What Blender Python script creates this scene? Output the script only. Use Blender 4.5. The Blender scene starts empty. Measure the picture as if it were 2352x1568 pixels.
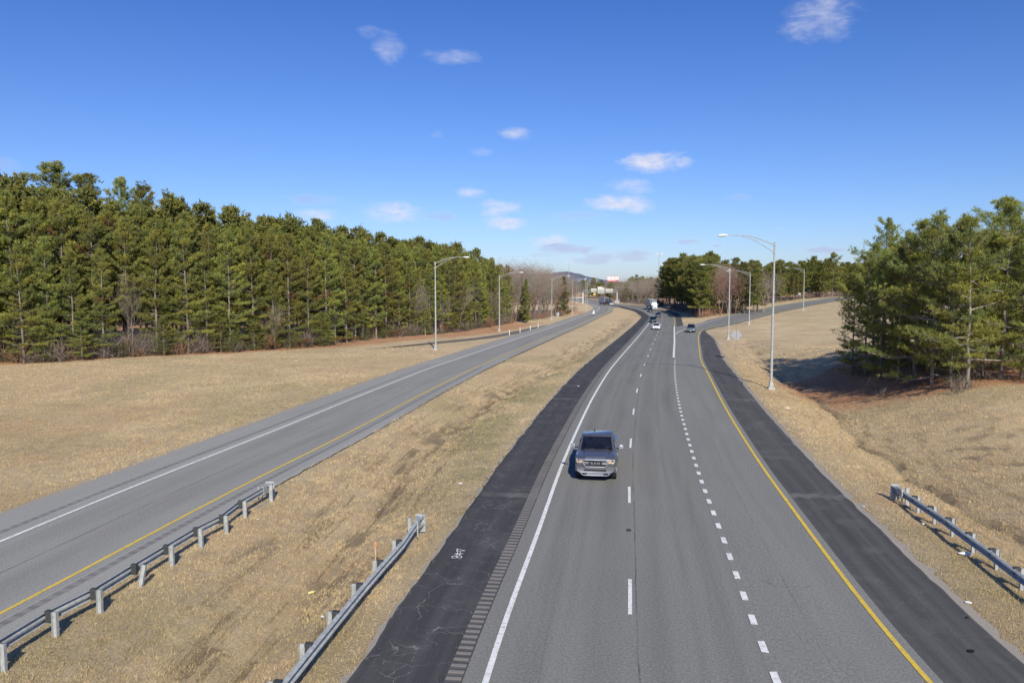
import bpy, math, random
import numpy as np
from mathutils import Vector, Matrix, noise as mnoise
random.seed(7); RS = np.random.RandomState(11)
sc = bpy.context.scene
COL = sc.collection
PI = math.pi

# ------------------------------------------------------------------ camera model
F, CX, CY, CH = 1766., 1176., 784., 10.27
PT = math.atan((784-648)/1766.)
cam = bpy.data.cameras.new('camera'); co = bpy.data.objects.new('camera', cam); COL.objects.link(co)
co.location = (0, 0, CH); co.rotation_euler = (PI/2-PT, 0, 0)
cam.sensor_width = 36; cam.lens = 36*F/2352.; cam.clip_end = 12000; cam.clip_start = .1
sc.camera = co

def sst(a, b, x):
    t = np.clip((x-a)/(b-a), 0, 1); return t*t*(3-2*t)
def base(X, Y):
    X = np.asarray(X, float); Y = np.asarray(Y, float)
    z = -0.008*np.maximum(0, Y-90)+np.maximum(0, Y-400)*0.0048
    z = z*1.0
    z = np.where(Y > 1200, -0.008*310-.0032*800, z)
    r = np.minimum(np.maximum(0, X-46)*0.075, 6)*sst(130, 210, Y)*(1-.8*sst(330, 480, Y))
    return z+r
def bz(x, y): return float(base(x, y))
def G(x, y, off=0.0):
    dx = (x-CX)/F; dy = -(y-CY)/F
    d = (dx, math.cos(PT)+dy*math.sin(PT), -math.sin(PT)+dy*math.cos(PT))
    t = np.arange(6, 1500, .2)
    X = d[0]*t; Y = d[1]*t; Z = CH+d[2]*t
    g_ = Z-base(X, Y)-off; i = int(np.argmax(g_ <= 0))
    if g_[i] > 0: i = len(t)-1; return (float(X[i]), float(Y[i]))
    f = g_[i-1]/(g_[i-1]-g_[i]) if i else 0
    return (float(X[i-1]+(X[i]-X[i-1])*f), float(Y[i-1]+(Y[i]-Y[i-1])*f))
def W(x, depth):           # world x of a picture column at a distance
    return (x-CX)/F*depth

# ------------------------------------------------------------------ node helpers
class NT:
    def __init__(s, tree): s.t = tree; s.n = tree.nodes; s.l = tree.links
    def new(s, typ, **kw):
        n = s.n.new(typ)
        for k, v in kw.items():
            if k == 'ins':
                for a, b in v.items():
                    if hasattr(b, 'is_output') or isinstance(b, bpy.types.NodeSocket): s.l.new(b, n.inputs[a])
                    else: n.inputs[a].default_value = b
            else: setattr(n, k, v)
        return n
    def math(s, op, a, b=None, c=None, clamp=False):
        n = s.n.new('ShaderNodeMath'); n.operation = op; n.use_clamp = clamp
        for i, v in enumerate((a, b, c)):
            if v is None: continue
            if isinstance(v, (int, float)): n.inputs[i].default_value = v
            else: s.l.new(v, n.inputs[i])
        return n.outputs[0]
    def noise(s, vec, scale, detail=3, rough=.55, dist=0):
        n = s.n.new('ShaderNodeTexNoise'); s.l.new(vec, n.inputs['Vector'])
        n.inputs['Scale'].default_value = scale; n.inputs['Detail'].default_value = detail
        n.inputs['Roughness'].default_value = rough; n.inputs['Distortion'].default_value = dist
        return n.outputs['Fac']
    def ramp(s, f, a, b, clamp=True):     # linear map a..b -> 0..1
        n = s.n.new('ShaderNodeMapRange'); n.clamp = clamp
        s.l.new(f, n.inputs[0]); n.inputs[1].default_value = a; n.inputs[2].default_value = b
        return n.outputs[0]
    def mix(s, f, a, b, typ='MIX'):
        n = s.n.new('ShaderNodeMix'); n.data_type = 'RGBA'; n.blend_type = typ
        if isinstance(f, (int, float)): n.inputs[0].default_value = f
        else: s.l.new(f, n.inputs[0])
        for i, v in ((6, a), (7, b)):
            if isinstance(v, tuple): n.inputs[i].default_value = v if len(v) == 4 else v+(1,)
            else: s.l.new(v, n.inputs[i])
        return n.outputs[2]
    def scale(s, vec, sx, sy, sz):
        n = s.n.new('ShaderNodeVectorMath'); n.operation = 'MULTIPLY'; s.l.new(vec, n.inputs[0])
        n.inputs[1].default_value = (sx, sy, sz); return n.outputs[0]
def mat(name):
    m = bpy.data.materials.new(name); m.use_nodes = True
    t = NT(m.node_tree); b = t.n['Principled BSDF']
    return m, t, b
def flat(name, col, rough=.6, metal=0, var=.12, scale=3, spec=.4, coat=0):
    m, t, b = mat(name)
    tc = t.new('ShaderNodeTexCoord').outputs['Object']
    f = t.noise(tc, scale, 4, .6)
    c = t.mix(t.ramp(f, .3, .7), tuple(v*(1-var) for v in col), tuple(min(1, v*(1+var)) for v in col))
    t.l.new(c, b.inputs['Base Color']); b.inputs['Metallic'].default_value = metal
    b.inputs['Specular IOR Level'].default_value = spec
    r = t.math('MULTIPLY_ADD', f, .2, rough-.1, True); t.l.new(r, b.inputs['Roughness'])
    b.inputs['Coat Weight'].default_value = coat; b.inputs['Coat Roughness'].default_value = .05
    return m
def bump(t, b, h, strength=.5, dist=.02):
    n = t.new('ShaderNodeBump'); n.inputs['Strength'].default_value = strength; n.inputs['Distance'].default_value = dist
    t.l.new(h, n.inputs['Height']); t.l.new(n.outputs[0], b.inputs['Normal'])

# ------------------------------------------------------------------ mesh helpers
def tag(o, label=None, cat=None, group=None, kind=None):
    if label: o['label'] = label
    if cat: o['category'] = cat
    if group: o['group'] = group
    if kind: o['kind'] = kind
    return o
def empty(name, loc, rz=0, label=None, cat=None, group=None):
    o = bpy.data.objects.new(name, None); COL.objects.link(o); o.location = loc; o.rotation_euler = (0, 0, rz)
    o.empty_display_size = .3
    return tag(o, label, cat, group)
def npmesh(name, V, Fc, n, material=None, cols=None, uv=None, smooth=False, cols2=None):
    """V (N,3), Fc (M,n) int"""
    me = bpy.data.meshes.new(name)
    V = np.ascontiguousarray(V, np.float32); Fc = np.ascontiguousarray(Fc, np.int32)
    me.vertices.add(len(V)); me.vertices.foreach_set('co', V.ravel())
    me.loops.add(Fc.size); me.loops.foreach_set('vertex_index', Fc.ravel())
    me.polygons.add(len(Fc))
    me.polygons.foreach_set('loop_start', np.arange(0, Fc.size, n, dtype=np.int32))
    me.update(calc_edges=True)
    if smooth: me.polygons.foreach_set('use_smooth', np.ones(len(Fc), bool))
    if cols is not None:
        a = me.color_attributes.new('mask', 'FLOAT_COLOR', 'POINT')
        c = np.ones((len(V), 4), np.float32); c[:, :cols.shape[1]] = cols
        a.data.foreach_set('color', c.ravel())
    if cols2 is not None:
        a = me.color_attributes.new('ditch', 'FLOAT_COLOR', 'POINT'); a.data.foreach_set('color', np.ascontiguousarray(cols2, np.float32).ravel())
    if uv is not None:
        u = me.uv_layers.new(name='UVMap')
        u.data.foreach_set('uv', np.ascontiguousarray(uv[Fc.ravel()], np.float32).ravel())
    if material: me.materials.append(material)
    me.validate()
    return me
def link(name, me, parent=None, loc=None):
    o = bpy.data.objects.new(name, me); COL.objects.link(o)
    if parent: o.parent = parent
    if loc: o.location = loc
    return o
class MB:
    def __init__(s): s.v = []; s.f = []
    def add(s, vs, fs):
        k = len(s.v); s.v += [tuple(v) for v in vs]; s.f += [tuple(i+k for i in f) for f in fs]; return s
    def box(s, c, d, rz=0, M=None):
        x, y, z = [q/2 for q in d]
        vs = [Vector((a*x, b*y, e*z)) for a in (-1, 1) for b in (-1, 1) for e in (-1, 1)]
        R = M or Matrix.Rotation(rz, 3, 'Z')
        vs = [R @ v+Vector(c) for v in vs]
        return s.add(vs, [(0, 1, 3, 2), (4, 6, 7, 5), (0, 4, 5, 1), (2, 3, 7, 6), (0, 2, 6, 4), (1, 5, 7, 3)])
    def tube(s, pts, r, n=8, cap=True):
        pts = [Vector(p) for p in pts]; rs = r if isinstance(r, (list, tuple)) else [r]*len(pts)
        rings = []; up = Vector((0, 0, 1))
        for i, p in enumerate(pts):
            d = (pts[min(i+1, len(pts)-1)]-pts[max(i-1, 0)]).normalized()
            a = d.cross(up if abs(d.z) < .95 else Vector((0, 1, 0))).normalized(); b = a.cross(d).normalized()
            rings.append([p+rs[i]*(math.cos(2*PI*k/n)*a+math.sin(2*PI*k/n)*b) for k in range(n)])
        vs = [v for q in rings for v in q]; fs = []
        for i in range(len(pts)-1):
            for k in range(n):
                fs.append((i*n+k, i*n+(k+1) % n, (i+1)*n+(k+1) % n, (i+1)*n+k))
        if cap: fs.append(tuple(range(n-1, -1, -1))); fs.append(tuple(range((len(pts)-1)*n, len(pts)*n)))
        return s.add(vs, fs)
    def cyl(s, c, r, h, axis='Z', n=20):
        a = {'X': Vector((1, 0, 0)), 'Y': Vector((0, 1, 0)), 'Z': Vector((0, 0, 1))}[axis]
        return s.tube([Vector(c)-a*h/2, Vector(c)+a*h/2], r, n)
    def loft(s, secs, cap=True):      # closed loops of equal length
        n = len(secs[0]); vs = [v for q in secs for v in q]; fs = []
        for i in range(len(secs)-1):
            for k in range(n):
                fs.append((i*n+k, i*n+(k+1) % n, (i+1)*n+(k+1) % n, (i+1)*n+k))
        if cap: fs.append(tuple(range(n-1, -1, -1))); fs.append(tuple(range((len(secs)-1)*n, len(secs)*n)))
        return s.add(vs, fs)
    def prism(s, poly, y0, y1):     # polygon in (x,z), extruded along y
        n = len(poly)
        vs = [(x, y0, z) for x, z in poly]+[(x, y1, z) for x, z in poly]
        fs = [tuple(range(n)), tuple(range(2*n-1, n-1, -1))]+[(i, i+n, (i+1) % n+n, (i+1) % n) for i in range(n)]
        return s.add(vs, fs)
    def quad(s, *p): return s.add(p, [tuple(range(len(p)))])
    def build(s, name, m, parent=None, smooth=None, bevel=0, loc=None):
        me = bpy.data.meshes.new(name); me.from_pydata(s.v, [], s.f)
        import bmesh
        b = bmesh.new(); b.from_mesh(me); bmesh.ops.recalc_face_normals(b, faces=b.faces); b.to_mesh(me); b.free()
        if smooth is not None:
            me.polygons.foreach_set('use_smooth', [True]*len(me.polygons))
            try: me.set_sharp_from_angle(angle=math.radians(smooth))
            except Exception: pass
        me.materials.append(m); me.update()
        o = link(name, me, parent, loc)
        if bevel:
            bv = o.modifiers.new('bevel', 'BEVEL'); bv.width = bevel; bv.segments = 2; bv.limit_method = 'ANGLE'; bv.angle_limit = .6
        return o
def copy_tree(o, parent=None):
    c = o.copy(); COL.objects.link(c)
    if parent: c.parent = parent
    for ch in list(o.children): copy_tree(ch, c)
    return c

# ------------------------------------------------------------------ road reference lines
def spline(pts, step=1.0, sm=6):
    P = np.array(pts, float)
    out = []
    for i in range(len(P)-1):
        p0 = P[max(i-1, 0)]; p1 = P[i]; p2 = P[i+1]; p3 = P[min(i+2, len(P)-1)]
        L = np.linalg.norm(p2-p1); t = np.linspace(0, 1, max(2, int(L/ .5)), endpoint=False)[:, None]
        m1 = (p2-p0)*.5; m2 = (p3-p1)*.5
        out.append((2*t**3-3*t**2+1)*p1+(t**3-2*t**2+t)*m1+(-2*t**3+3*t**2)*p2+(t**3-t**2)*m2)
    out.append(P[-1:]); Q = np.vstack(out)
    def res(Q):
        d = np.r_[0, np.cumsum(np.linalg.norm(np.diff(Q, axis=0), axis=1))]
        s = np.arange(0, d[-1], step)
        return np.c_[np.interp(s, d, Q[:, 0]), np.interp(s, d, Q[:, 1])]
    Q = res(Q)
    if sm:
        k = np.exp(-np.linspace(-2, 2, 4*sm+1)**2); k /= k.sum(); h = 2*sm
        a = Q[0]-(Q[h:0:-1]-Q[0]); b = Q[-1]-(Q[-2:-h-2:-1]-Q[-1])
        E_ = np.vstack([a, Q, b])
        Q = np.c_[np.convolve(E_[:, 0], k, 'valid'), np.convolve(E_[:, 1], k, 'valid')]
        Q = res(Q)
    return Q
class Line:
    def __init__(s, pts, sm=6):
        s.P = spline(pts, 1.0, sm)
        d = np.gradient(s.P, axis=0); d /= np.linalg.norm(d, axis=1)[:, None]
        s.T = d; s.N = np.c_[d[:, 1], -d[:, 0]]          # right-hand normal
        s.s = np.arange(len(s.P))*1.0
    def at(s, q, off=0):
        q = np.asarray(q, float)
        P = np.c_[np.interp(q, s.s, s.P[:, 0]), np.interp(q, s.s, s.P[:, 1])]
        N = np.c_[np.interp(q, s.s, s.N[:, 0]), np.interp(q, s.s, s.N[:, 1])]
        return P+N*np.asarray(off).reshape(-1, 1)
    def sy(s, y): return float(s.s[np.argmin(np.abs(s.P[:, 1]-y))])
    def head(s, x, y):
        i = np.argmin((s.P[:, 0]-x)**2+(s.P[:, 1]-y)**2); return math.atan2(s.T[i][0], s.T[i][1]), float(s.s[i])
    def off(s, X, Y):                 # signed offset of many points, and station
        X = X.ravel(); Y = Y.ravel(); o = np.empty(len(X)); st = np.empty(len(X))
        P = s.P[::2]; N = s.N[::2]; S = s.s[::2]
        for a in range(0, len(X), 20000):
            x = X[a:a+20000, None]; y = Y[a:a+20000, None]
            d = (x-P[:, 0])**2+(y-P[:, 1])**2; i = d.argmin(1)
            sg = (X[a:a+20000]-P[i, 0])*N[i, 0]+(Y[a:a+20000]-P[i, 1])*N[i, 1]
            end = (i == 0) | (i == len(P)-1); o[a:a+20000] = np.where(end, np.sign(sg)*np.sqrt(d.min(1)), sg); st[a:a+20000] = S[i]
        return o, st
WLp = [(-6.6,-40),(-3.9,-10),(-2.2,5),(-.72,19.26),(.19,25.3),(1.02,30.5),(2.11,38.1),(2.86,43.1),(6.0,61.4),(7.94,71.9),(11.33,89),(15.9,110.3),
       (23.26,143.9),(30.4,177),(37.2,209),(47.1,258.4),(50.1,283),(52.6,305),(54.2,330),(55.0,357),(56.0,389),(55.0,417),(53.2,480),(52.5,560),(48,700),(35,900)]
YRp = [(7.3,-40),(9,-10),(9.9,5),(10.73,19.26),(11.05,22.3),(11.75,27.5),(12.91,35.3),(14.1,43.1),(17.3,61.4),(21.9,85.2),(25.3,102.5),(29.6,121),
       (34.4,141.6),(38.5,158.1),(42.6,173),(47.5,184.5),(55.5,196),(64.5,209.5),(77.4,229),(89.3,245),(101,260),(113.6,274),(128,288),(146,304),(170,324)]
LWp = [(-33,-40),(-27.2,-10),(-24.3,5),(-22.3,17),(-20.31,29.8),(-19.4,36.6),(-18.2,43.1),(-15.94,55.9),(-13.35,72),(-8.6,98),(-1.8,132),(5.0,165),
       (13.0,204),(22.6,256),(30.2,293),(35.6,323),(40.9,360),(45.3,400),(47.3,440),(48.1,480),(47.4,540),(42,700),(30,900)]
LYo = 5.2
def LYf(q): return np.interp(np.asarray(q, float), LYf.s, [5.35,5.35,5.25,4.95,4.55,4.8,4.85])
M = Line(WLp); R = Line(YRp, 4); L = Line(LWp)
LYf.s = [L.sy(v) for v in (0, 60, 80, 132, 182, 250, 400)]
def MY(q): return np.interp(np.asarray(q, float), MY.s, [7.5,7.25,7.1,6.95,6.85,6.8,7.1,6.75,6.6,6.5])
MY.s = [M.sy(v) for v in (90, 110, 142, 161, 182, 199, 232, 258, 285, 330)]
def MD(q): return np.interp(np.asarray(q, float), MD.s, [3.75,3.7,3.5,3.4,3.4])
MD.s = [M.sy(v) for v in (90, 107, 136, 164, 258)]
def wob(q, amp, sc_=3., seed=0):
    q = np.asarray(q, float)
    return np.array([amp*(mnoise.noise(Vector((v/sc_, seed, 0)))+.5*mnoise.noise(Vector((v/sc_*3.1, seed+9, 0)))) for v in q])
def ribbon(name, A, B, zo, m, uA, uB, v, nx=4, kind='structure', sag=0):
    A = np.asarray(A); B = np.asarray(B); n = len(A)
    k = np.linspace(0, 1, nx+1)
    X = A[:, None, 0]*(1-k)+B[:, None, 0]*k; Y = A[:, None, 1]*(1-k)+B[:, None, 1]*k
    Z = base(X, Y)+zo-sag*(1-k)**2*0
    u = np.broadcast_to(np.asarray(uA).reshape(-1, 1), (n, 1))*(1-k)+np.broadcast_to(np.asarray(uB).reshape(-1, 1), (n, 1))*k
    V = np.stack([X, Y, Z], -1).reshape(-1, 3)
    UV = np.stack([u, np.broadcast_to(np.asarray(v).reshape(-1, 1), (n, nx+1))], -1).reshape(-1, 2)
    i = (np.arange(n-1)[:, None]*(nx+1)+np.arange(nx)).ravel()
    Fq = np.c_[i, i+1, i+nx+2, i+nx+1]
    me = npmesh(name, V, Fq, 4, m, uv=UV)
    o = link(name, me); o['kind'] = kind
    return o

# ------------------------------------------------------------------ asphalt materials
def road_mat(name, lanes, col=(.19, .185, .18), dark=.78, seams=()):
    m, t, b = mat(name)
    uv = t.new('ShaderNodeTexCoord').outputs['UV']; sx = t.new('ShaderNodeSeparateXYZ'); t.l.new(uv, sx.inputs[0])
    u, v = sx.outputs[0], sx.outputs[1]
    sp = t.noise(uv, 13, 3, .85); sp2 = t.noise(uv, 48, 1, .8)
    big = t.noise(t.scale(uv, .35, .02, 1), 1, 4, .6); mid = t.noise(t.scale(uv, 1.1, .06, 1), 1, 4, .6, .6)
    patch = t.noise(uv, .11, 4, .6)
    c = t.mix(t.ramp(big, .3, .7), tuple(x*.93 for x in col), tuple(x*1.08 for x in col))
    c = t.mix(t.math('MULTIPLY', t.ramp(mid, .38, .7), .5), c, tuple(x*.72 for x in col))
    # worn wheel paths: soft dark bands
    for u0, w, s in lanes:
        d = t.math('ABSOLUTE', t.math('SUBTRACT', u, u0))
        f = t.math('MULTIPLY', t.math('SUBTRACT', 1, t.ramp(d, 0, w)), s)
        f = t.math('MULTIPLY', f, t.ramp(mid, .2, .75))
        c = t.mix(f, c, tuple(x*dark*.7 for x in col))
    c = t.mix(t.math('MULTIPLY', t.ramp(patch, .5, .8), .25), c, tuple(x*1.25 for x in col))
    for u0, w, a in seams:
        jit = t.math('MULTIPLY', t.math('SUBTRACT', t.noise(t.scale(uv, 0, .4, 1), 1, 3), .5), .12)
        d = t.math('ABSOLUTE', t.math('SUBTRACT', t.math('ADD', u, jit), u0))
        f = t.math('MULTIPLY', t.math('LESS_THAN', d, w), t.math('MULTIPLY', t.ramp(t.noise(t.scale(uv, .2, .3, 1), 1, 3), .35, .6), a))
        c = t.mix(f, c, (.05, .05, .055))
    # transverse hairline cracks
    w = t.math('MULTIPLY', t.math('SUBTRACT', t.noise(uv, .8, 3), .5), 1.2)
    fr = t.math('FRACT', t.math('MULTIPLY', t.math('ADD', v, w), .061))
    f = t.math('MULTIPLY', t.math('LESS_THAN', fr, .0016), t.math('MULTIPLY', t.ramp(t.noise(uv, .25, 2), .5, .6), .5))
    c = t.mix(f, c, (.07, .07, .07))
    c = t.mix(t.ramp(sp, .35, .75), t.mix(.36, c, (.03, .03, .03)), t.mix(.26, c, (.55, .53, .49)))
    c = t.mix(t.math('MULTIPLY', t.ramp(sp2, .6, .8), .22), c, (.6, .58, .54))
    t.l.new(c, b.inputs['Base Color']); b.inputs['Roughness'].default_value = .92; b.inputs['Specular IOR Level'].default_value = .06
    bump(t, b, t.math('ADD', sp, sp2), .35, .006)
    return m
def shoulder_mat(name, col=(.068, .067, .069), crack=1.0, dust=.5):
    m, t, b = mat(name)
    uv = t.new('ShaderNodeTexCoord').outputs['UV']; sx = t.new('ShaderNodeSeparateXYZ'); t.l.new(uv, sx.inputs[0]); u, v = sx.outputs[0], sx.outputs[1]
    sp = t.noise(uv, 26, 2, .8)
    st = t.noise(t.scale(uv, 2.2, .05, 1), 1, 4, .6, .3); blotch = t.noise(uv, .45, 4, .6, .4)
    c = t.mix(t.ramp(st, .3, .7), tuple(x*.72 for x in col), tuple(x*1.3 for x in col))
    c = t.mix(t.math('MULTIPLY', t.ramp(blotch, .52, .75), dust), c, (.15, .145, .14))
    # grey dusty drag line and paver pass bands
    dd = t.math('ABSOLUTE', t.math('SUBTRACT', t.math('FRACT', t.math('DIVIDE', t.math('ADD', v, t.math('MULTIPLY', st, 1.5)), 31.)), .5))
    c = t.mix(t.math('MULTIPLY', t.math('LESS_THAN', dd, .012), t.math('MULTIPLY', t.ramp(blotch, .35, .6), .45)), c, (.26, .25, .23))
    # cracks: bent transverse and a few long ones
    wv = t.new('ShaderNodeVectorMath', operation='SCALE'); wn = t.new('ShaderNodeTexNoise'); t.l.new(uv, wn.inputs['Vector']); wn.inputs['Scale'].default_value = 2.2; wn.inputs['Detail'].default_value = 4
    t.l.new(wn.outputs['Color'], wv.inputs[0]); wv.inputs['Scale'].default_value = .55
    wa = t.new('ShaderNodeVectorMath', operation='ADD'); t.l.new(uv, wa.inputs[0]); t.l.new(wv.outputs[0], wa.inputs[1])
    vo = t.new('ShaderNodeTexVoronoi', feature='DISTANCE_TO_EDGE'); t.l.new(t.scale(wa.outputs[0], .42, .62, 1), vo.inputs['Vector']); vo.inputs['Scale'].default_value = 1.
    vo2 = t.new('ShaderNodeTexVoronoi', feature='DISTANCE_TO_EDGE'); t.l.new(t.scale(wa.outputs[0], 1.1, 1.3, 1), vo2.inputs['Vector']); vo2.inputs['Scale'].default_value = 1.
    gate = t.ramp(t.noise(uv, .5, 3, .6), .42, .6); gate2 = t.ramp(t.noise(uv, .7, 3, .6), .50, .63)
    f = t.math('MULTIPLY', t.math('LESS_THAN', vo.outputs[0], .0065), gate)
    f = t.math('MAXIMUM', f, t.math('MULTIPLY', t.math('LESS_THAN', vo2.outputs[0], .010), gate2))
    c = t.mix(t.math('MULTIPLY', f, .55*crack, None, True), c, (.34, .33, .31))
    c = t.mix(t.ramp(sp, .35, .8), t.mix(.25, c, (.01, .01, .01)), t.mix(.13, c, (.35, .35, .34)))
    dots = t.noise(uv, 11, 1, .5); c = t.mix(t.math('MULTIPLY', t.ramp(dots, .78, .8), .6), c, (.5, .5, .48))
    t.l.new(c, b.inputs['Base Color']); b.inputs['Roughness'].default_value = .9; b.inputs['Specular IOR Level'].default_value = .08
    bump(t, b, sp, .3, .006)
    return m
def paint_mat(name, col, wear=.6):
    m, t, b = mat(name)
    tc = t.new('ShaderNodeTexCoord').outputs['Object']
    f = t.ramp(t.noise(tc, 7, 6, .8), .50, .62); g = t.ramp(t.noise(tc, 1.3, 3), .3, .7)
    c = t.mix(g, tuple(x*.86 for x in col), col); c = t.mix(t.math('MULTIPLY', f, wear), c, (.2, .2, .2))
    t.l.new(c, b.inputs['Base Color']); b.inputs['Roughness'].default_value = .8; b.inputs['Specular IOR Level'].default_value = .1
    return m
def rumble_mat(name, period, lo, hi, strength=1.):
    m, t, b = mat(name)
    uv = t.new('ShaderNodeTexCoord').outputs['UV']; sx = t.new('ShaderNodeSeparateXYZ'); t.l.new(uv, sx.inputs[0])
    n = t.noise(uv, 5, 3, .6)
    ph = t.math('FRACT', t.math('DIVIDE', t.math('ADD', sx.outputs[1], t.math('MULTIPLY', n, .05)), period))
    w = t.math('ABSOLUTE', t.math('SUBTRACT', ph, .5))       # 0 mid groove .. .5 ridge
    f = t.ramp(w, .14, .34)
    c = t.mix(f, lo, hi); c = t.mix(t.ramp(t.noise(uv, 22, 2, .8), .35, .8), t.mix(.3, c, (.04, .04, .04)), t.mix(.15, c, (.5, .48, .44)))
    c = t.mix(t.math('MULTIPLY', t.ramp(t.noise(uv, .5, 3), .35, .7), .45), c, hi)
    t.l.new(c, b.inputs['Base Color']); b.inputs['Roughness'].default_value = .9
    bump(t, b, f, .9*strength, .03)
    return m
MAIN = road_mat('main road asphalt', [(.95,.6,.7),(2.75,.6,.7),(4.75,.6,.7),(6.55,.6,.7),(1.86,.22,.5),(5.65,.22,.5),(8.6,.5,.5),(10.2,.5,.5)], (.245,.243,.216), seams=[(3.95,.025,.8),(7.75,.02,.4),(1.35,.018,.35)])
RAMP = road_mat('ramp asphalt', [(9.6,.45,.3)], (.262,.260,.232), seams=[(9.0,.02,.4)])
LEFTM = road_mat('left road asphalt', [(1.2,.9,.55),(3.7,.9,.55)], (.345,.340,.302), seams=[(2.6,.03,.8)])
LEFTSH = road_mat('left shoulder asphalt', [], (.395,.390,.348))
BLACK = shoulder_mat('black shoulder asphalt'); BLACK2 = shoulder_mat('worn black shoulder', (.10,.097,.094), .35, .95)
PATH = shoulder_mat('old path asphalt', (.19,.175,.155), .3, .9)
WHITE = paint_mat('white road paint', (.86,.86,.81)); YELLOW = paint_mat('yellow road paint', (.80,.56,.075))
GRAVEL = road_mat('gravel edge', [], (.43,.375,.30)); CONC = flat('pale concrete', (.42,.4,.37), .8, var=.2)
RUM = rumble_mat('rumble strip', .34, (.055,.05,.045), (.25,.23,.195)); RUM2 = rumble_mat('faint rumble strip', .55, (.19,.18,.168), (.26,.248,.232), .5)

# ------------------------------------------------------------------ roads
q = np.arange(0, M.s[-1], 1.0)
fade = lambda s, a, b: sst(a, b, s)
ribbon('highway_carriageway', M.at(q, -.62), M.at(q, np.interp(q, [M.sy(195), M.sy(205)], [8.5, 7.4])), .000, MAIN, -.62, 8.5, q, 8)
sg = M.sy(196)
# exit lane and ramp
qr = R.s.copy(); s0 = R.sy(198)
rr = R.at(qr, .38+1.9*sst(R.sy(176), R.sy(194), qr))
lw = np.where(qr < 1e9, 0, 0)
Mo, Ms = M.off(R.P[:, 0], R.P[:, 1])
la = M.at(Ms, 7.35)                                  # along the main carriageway
lb = R.at(R.s, -(6.2+5.6*sst(R.sy(187), R.sy(214), R.s)))     # outer edge of the ramp
k = sst(R.sy(178), R.sy(206), R.s)[:, None]
le = la*(1-k)+lb*k
# clamp: stay right of main carriageway
ribbon('exit_ramp', le, rr, .004, RAMP, Mo*0+7.35, 11.5, qr, 8)
# gore asphalt
gq = np.linspace(M.sy(150), M.sy(203), 40)
Ro, Rs_ = R.off(M.at(gq, 8.4)[:, 0], M.at(gq, 8.4)[:, 1])
ribbon('gore_asphalt', M.at(gq, 8.0), R.at(Rs_, -5.0-1.2*sst(150, 200, M.at(gq)[:, 1])), -.004, GRAVEL, 8., 12., gq, 6)
# black shoulders
fq = np.arange(0, M.sy(420), .5)
ribbon('shoulder_gravel_edge', M.at(fq, -3.62+wob(fq, .30, .7, 4)), M.at(fq, -3.2), .002, GRAVEL, -4, -3.2, fq, 1)
ribbon('black_shoulder', M.at(fq, -3.50+wob(fq, .16, 2.6, 1)), M.at(fq, -.60), .010, BLACK, -3.5, -.6, fq, 3)
ribbon('rumble_strip', M.at(fq, -1.06), M.at(fq, -.64), .016, RUM, 0, .4, fq, 1)
rq = np.arange(0, R.sy(186), .5); wd = 2.62*(1-sst(R.sy(140), R.sy(186), rq)*.97)
ribbon('ramp_gravel_edge', R.at(rq, .3+wd*.9), R.at(rq, .42+wd*1.10+wob(rq, .32, .8, 7)), .002, GRAVEL, 0, 1, rq, 2)
ribbon('ramp_black_shoulder', R.at(rq, .36), R.at(rq, .34+wd+wob(rq, .13, 3.2, 3)*wd/2.6), .010, BLACK2, 0, 2.6, rq, 3)
hq = np.arange(M.sy(196), M.sy(300), 1.)
ribbon('far_black_shoulder', M.at(hq, 7.35), M.at(hq, 7.5+1.6*np.minimum(1, (hq-hq[0])/3+.4)), .006, BLACK2, 0, 1.8, hq, 2)
# left road
lq = np.arange(0, L.s[-1], .5)
ribbon('left_road_gravel_edge', L.at(lq, -3.1+wob(lq, .28, .9, 11)), L.at(lq, -2.4), .002, GRAVEL, 0, 1, lq, 1)
ribbon('left_shoulder', L.at(lq, -2.75+wob(lq, .12, 3.5, 12)), L.at(lq, -.05), .006, LEFTSH, -2.7, 0, lq, 2)
ribbon('left_carriageway', L.at(lq, -.07), L.at(lq, LYf(lq)+.35), .010, LEFTM, 0, LYo+.3, lq, 4)
ribbon('left_road_inner_shoulder', L.at(lq, LYf(lq)+.33), L.at(lq, LYf(lq)+1.65+wob(lq, .14, 1.1, 13)), .006, LEFTSH, LYo, LYo+1.6, lq, 2)
lr = np.arange(0, L.sy(95), .5)
ribbon('left_outer_rumble_strip', L.at(lr, -1.05), L.at(lr, -.78), .014, RUM2, 0, .4, lr, 1)
ribbon('left_inner_rumble_strip', L.at(lr, LYf(lr)+.5), L.at(lr, LYf(lr)+.8), .014, RUM2, 0, .4, lr, 1)
# far gore between the two roads
gq2 = np.arange(M.sy(372), M.s[-1], 2.)
Lo2, Ls2 = L.off(M.at(gq2)[:, 0], M.at(gq2)[:, 1])
ribbon('far_gore_asphalt', L.at(Ls2, LYo+1.2), M.at(gq2, -.3), -.006, GRAVEL, 0, 3, gq2, 2)
# old asphalt path beside the left road
pp = spline([G(840, 801), G(900, 796), G(996, 787), G(1092, 777.5), G(1156, 768.5), G(1236, 752.5), G(1290, 740)], 1., 3)
pl = Line([tuple(p) for p in pp[::6]], 2); ps = np.arange(0, pl.s[-1], .5)
pw = (.15+1.35*sst(0, 26, ps))*(1-.5*sst(pl.s[-1]-30, pl.s[-1], ps))
ribbon('old_asphalt_path', pl.at(ps, -pw+wob(ps, .4, 2., 21)), pl.at(ps, pw+wob(ps, .4, 1.5, 22)), -.015, PATH, 0, 3, ps, 2)
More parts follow.
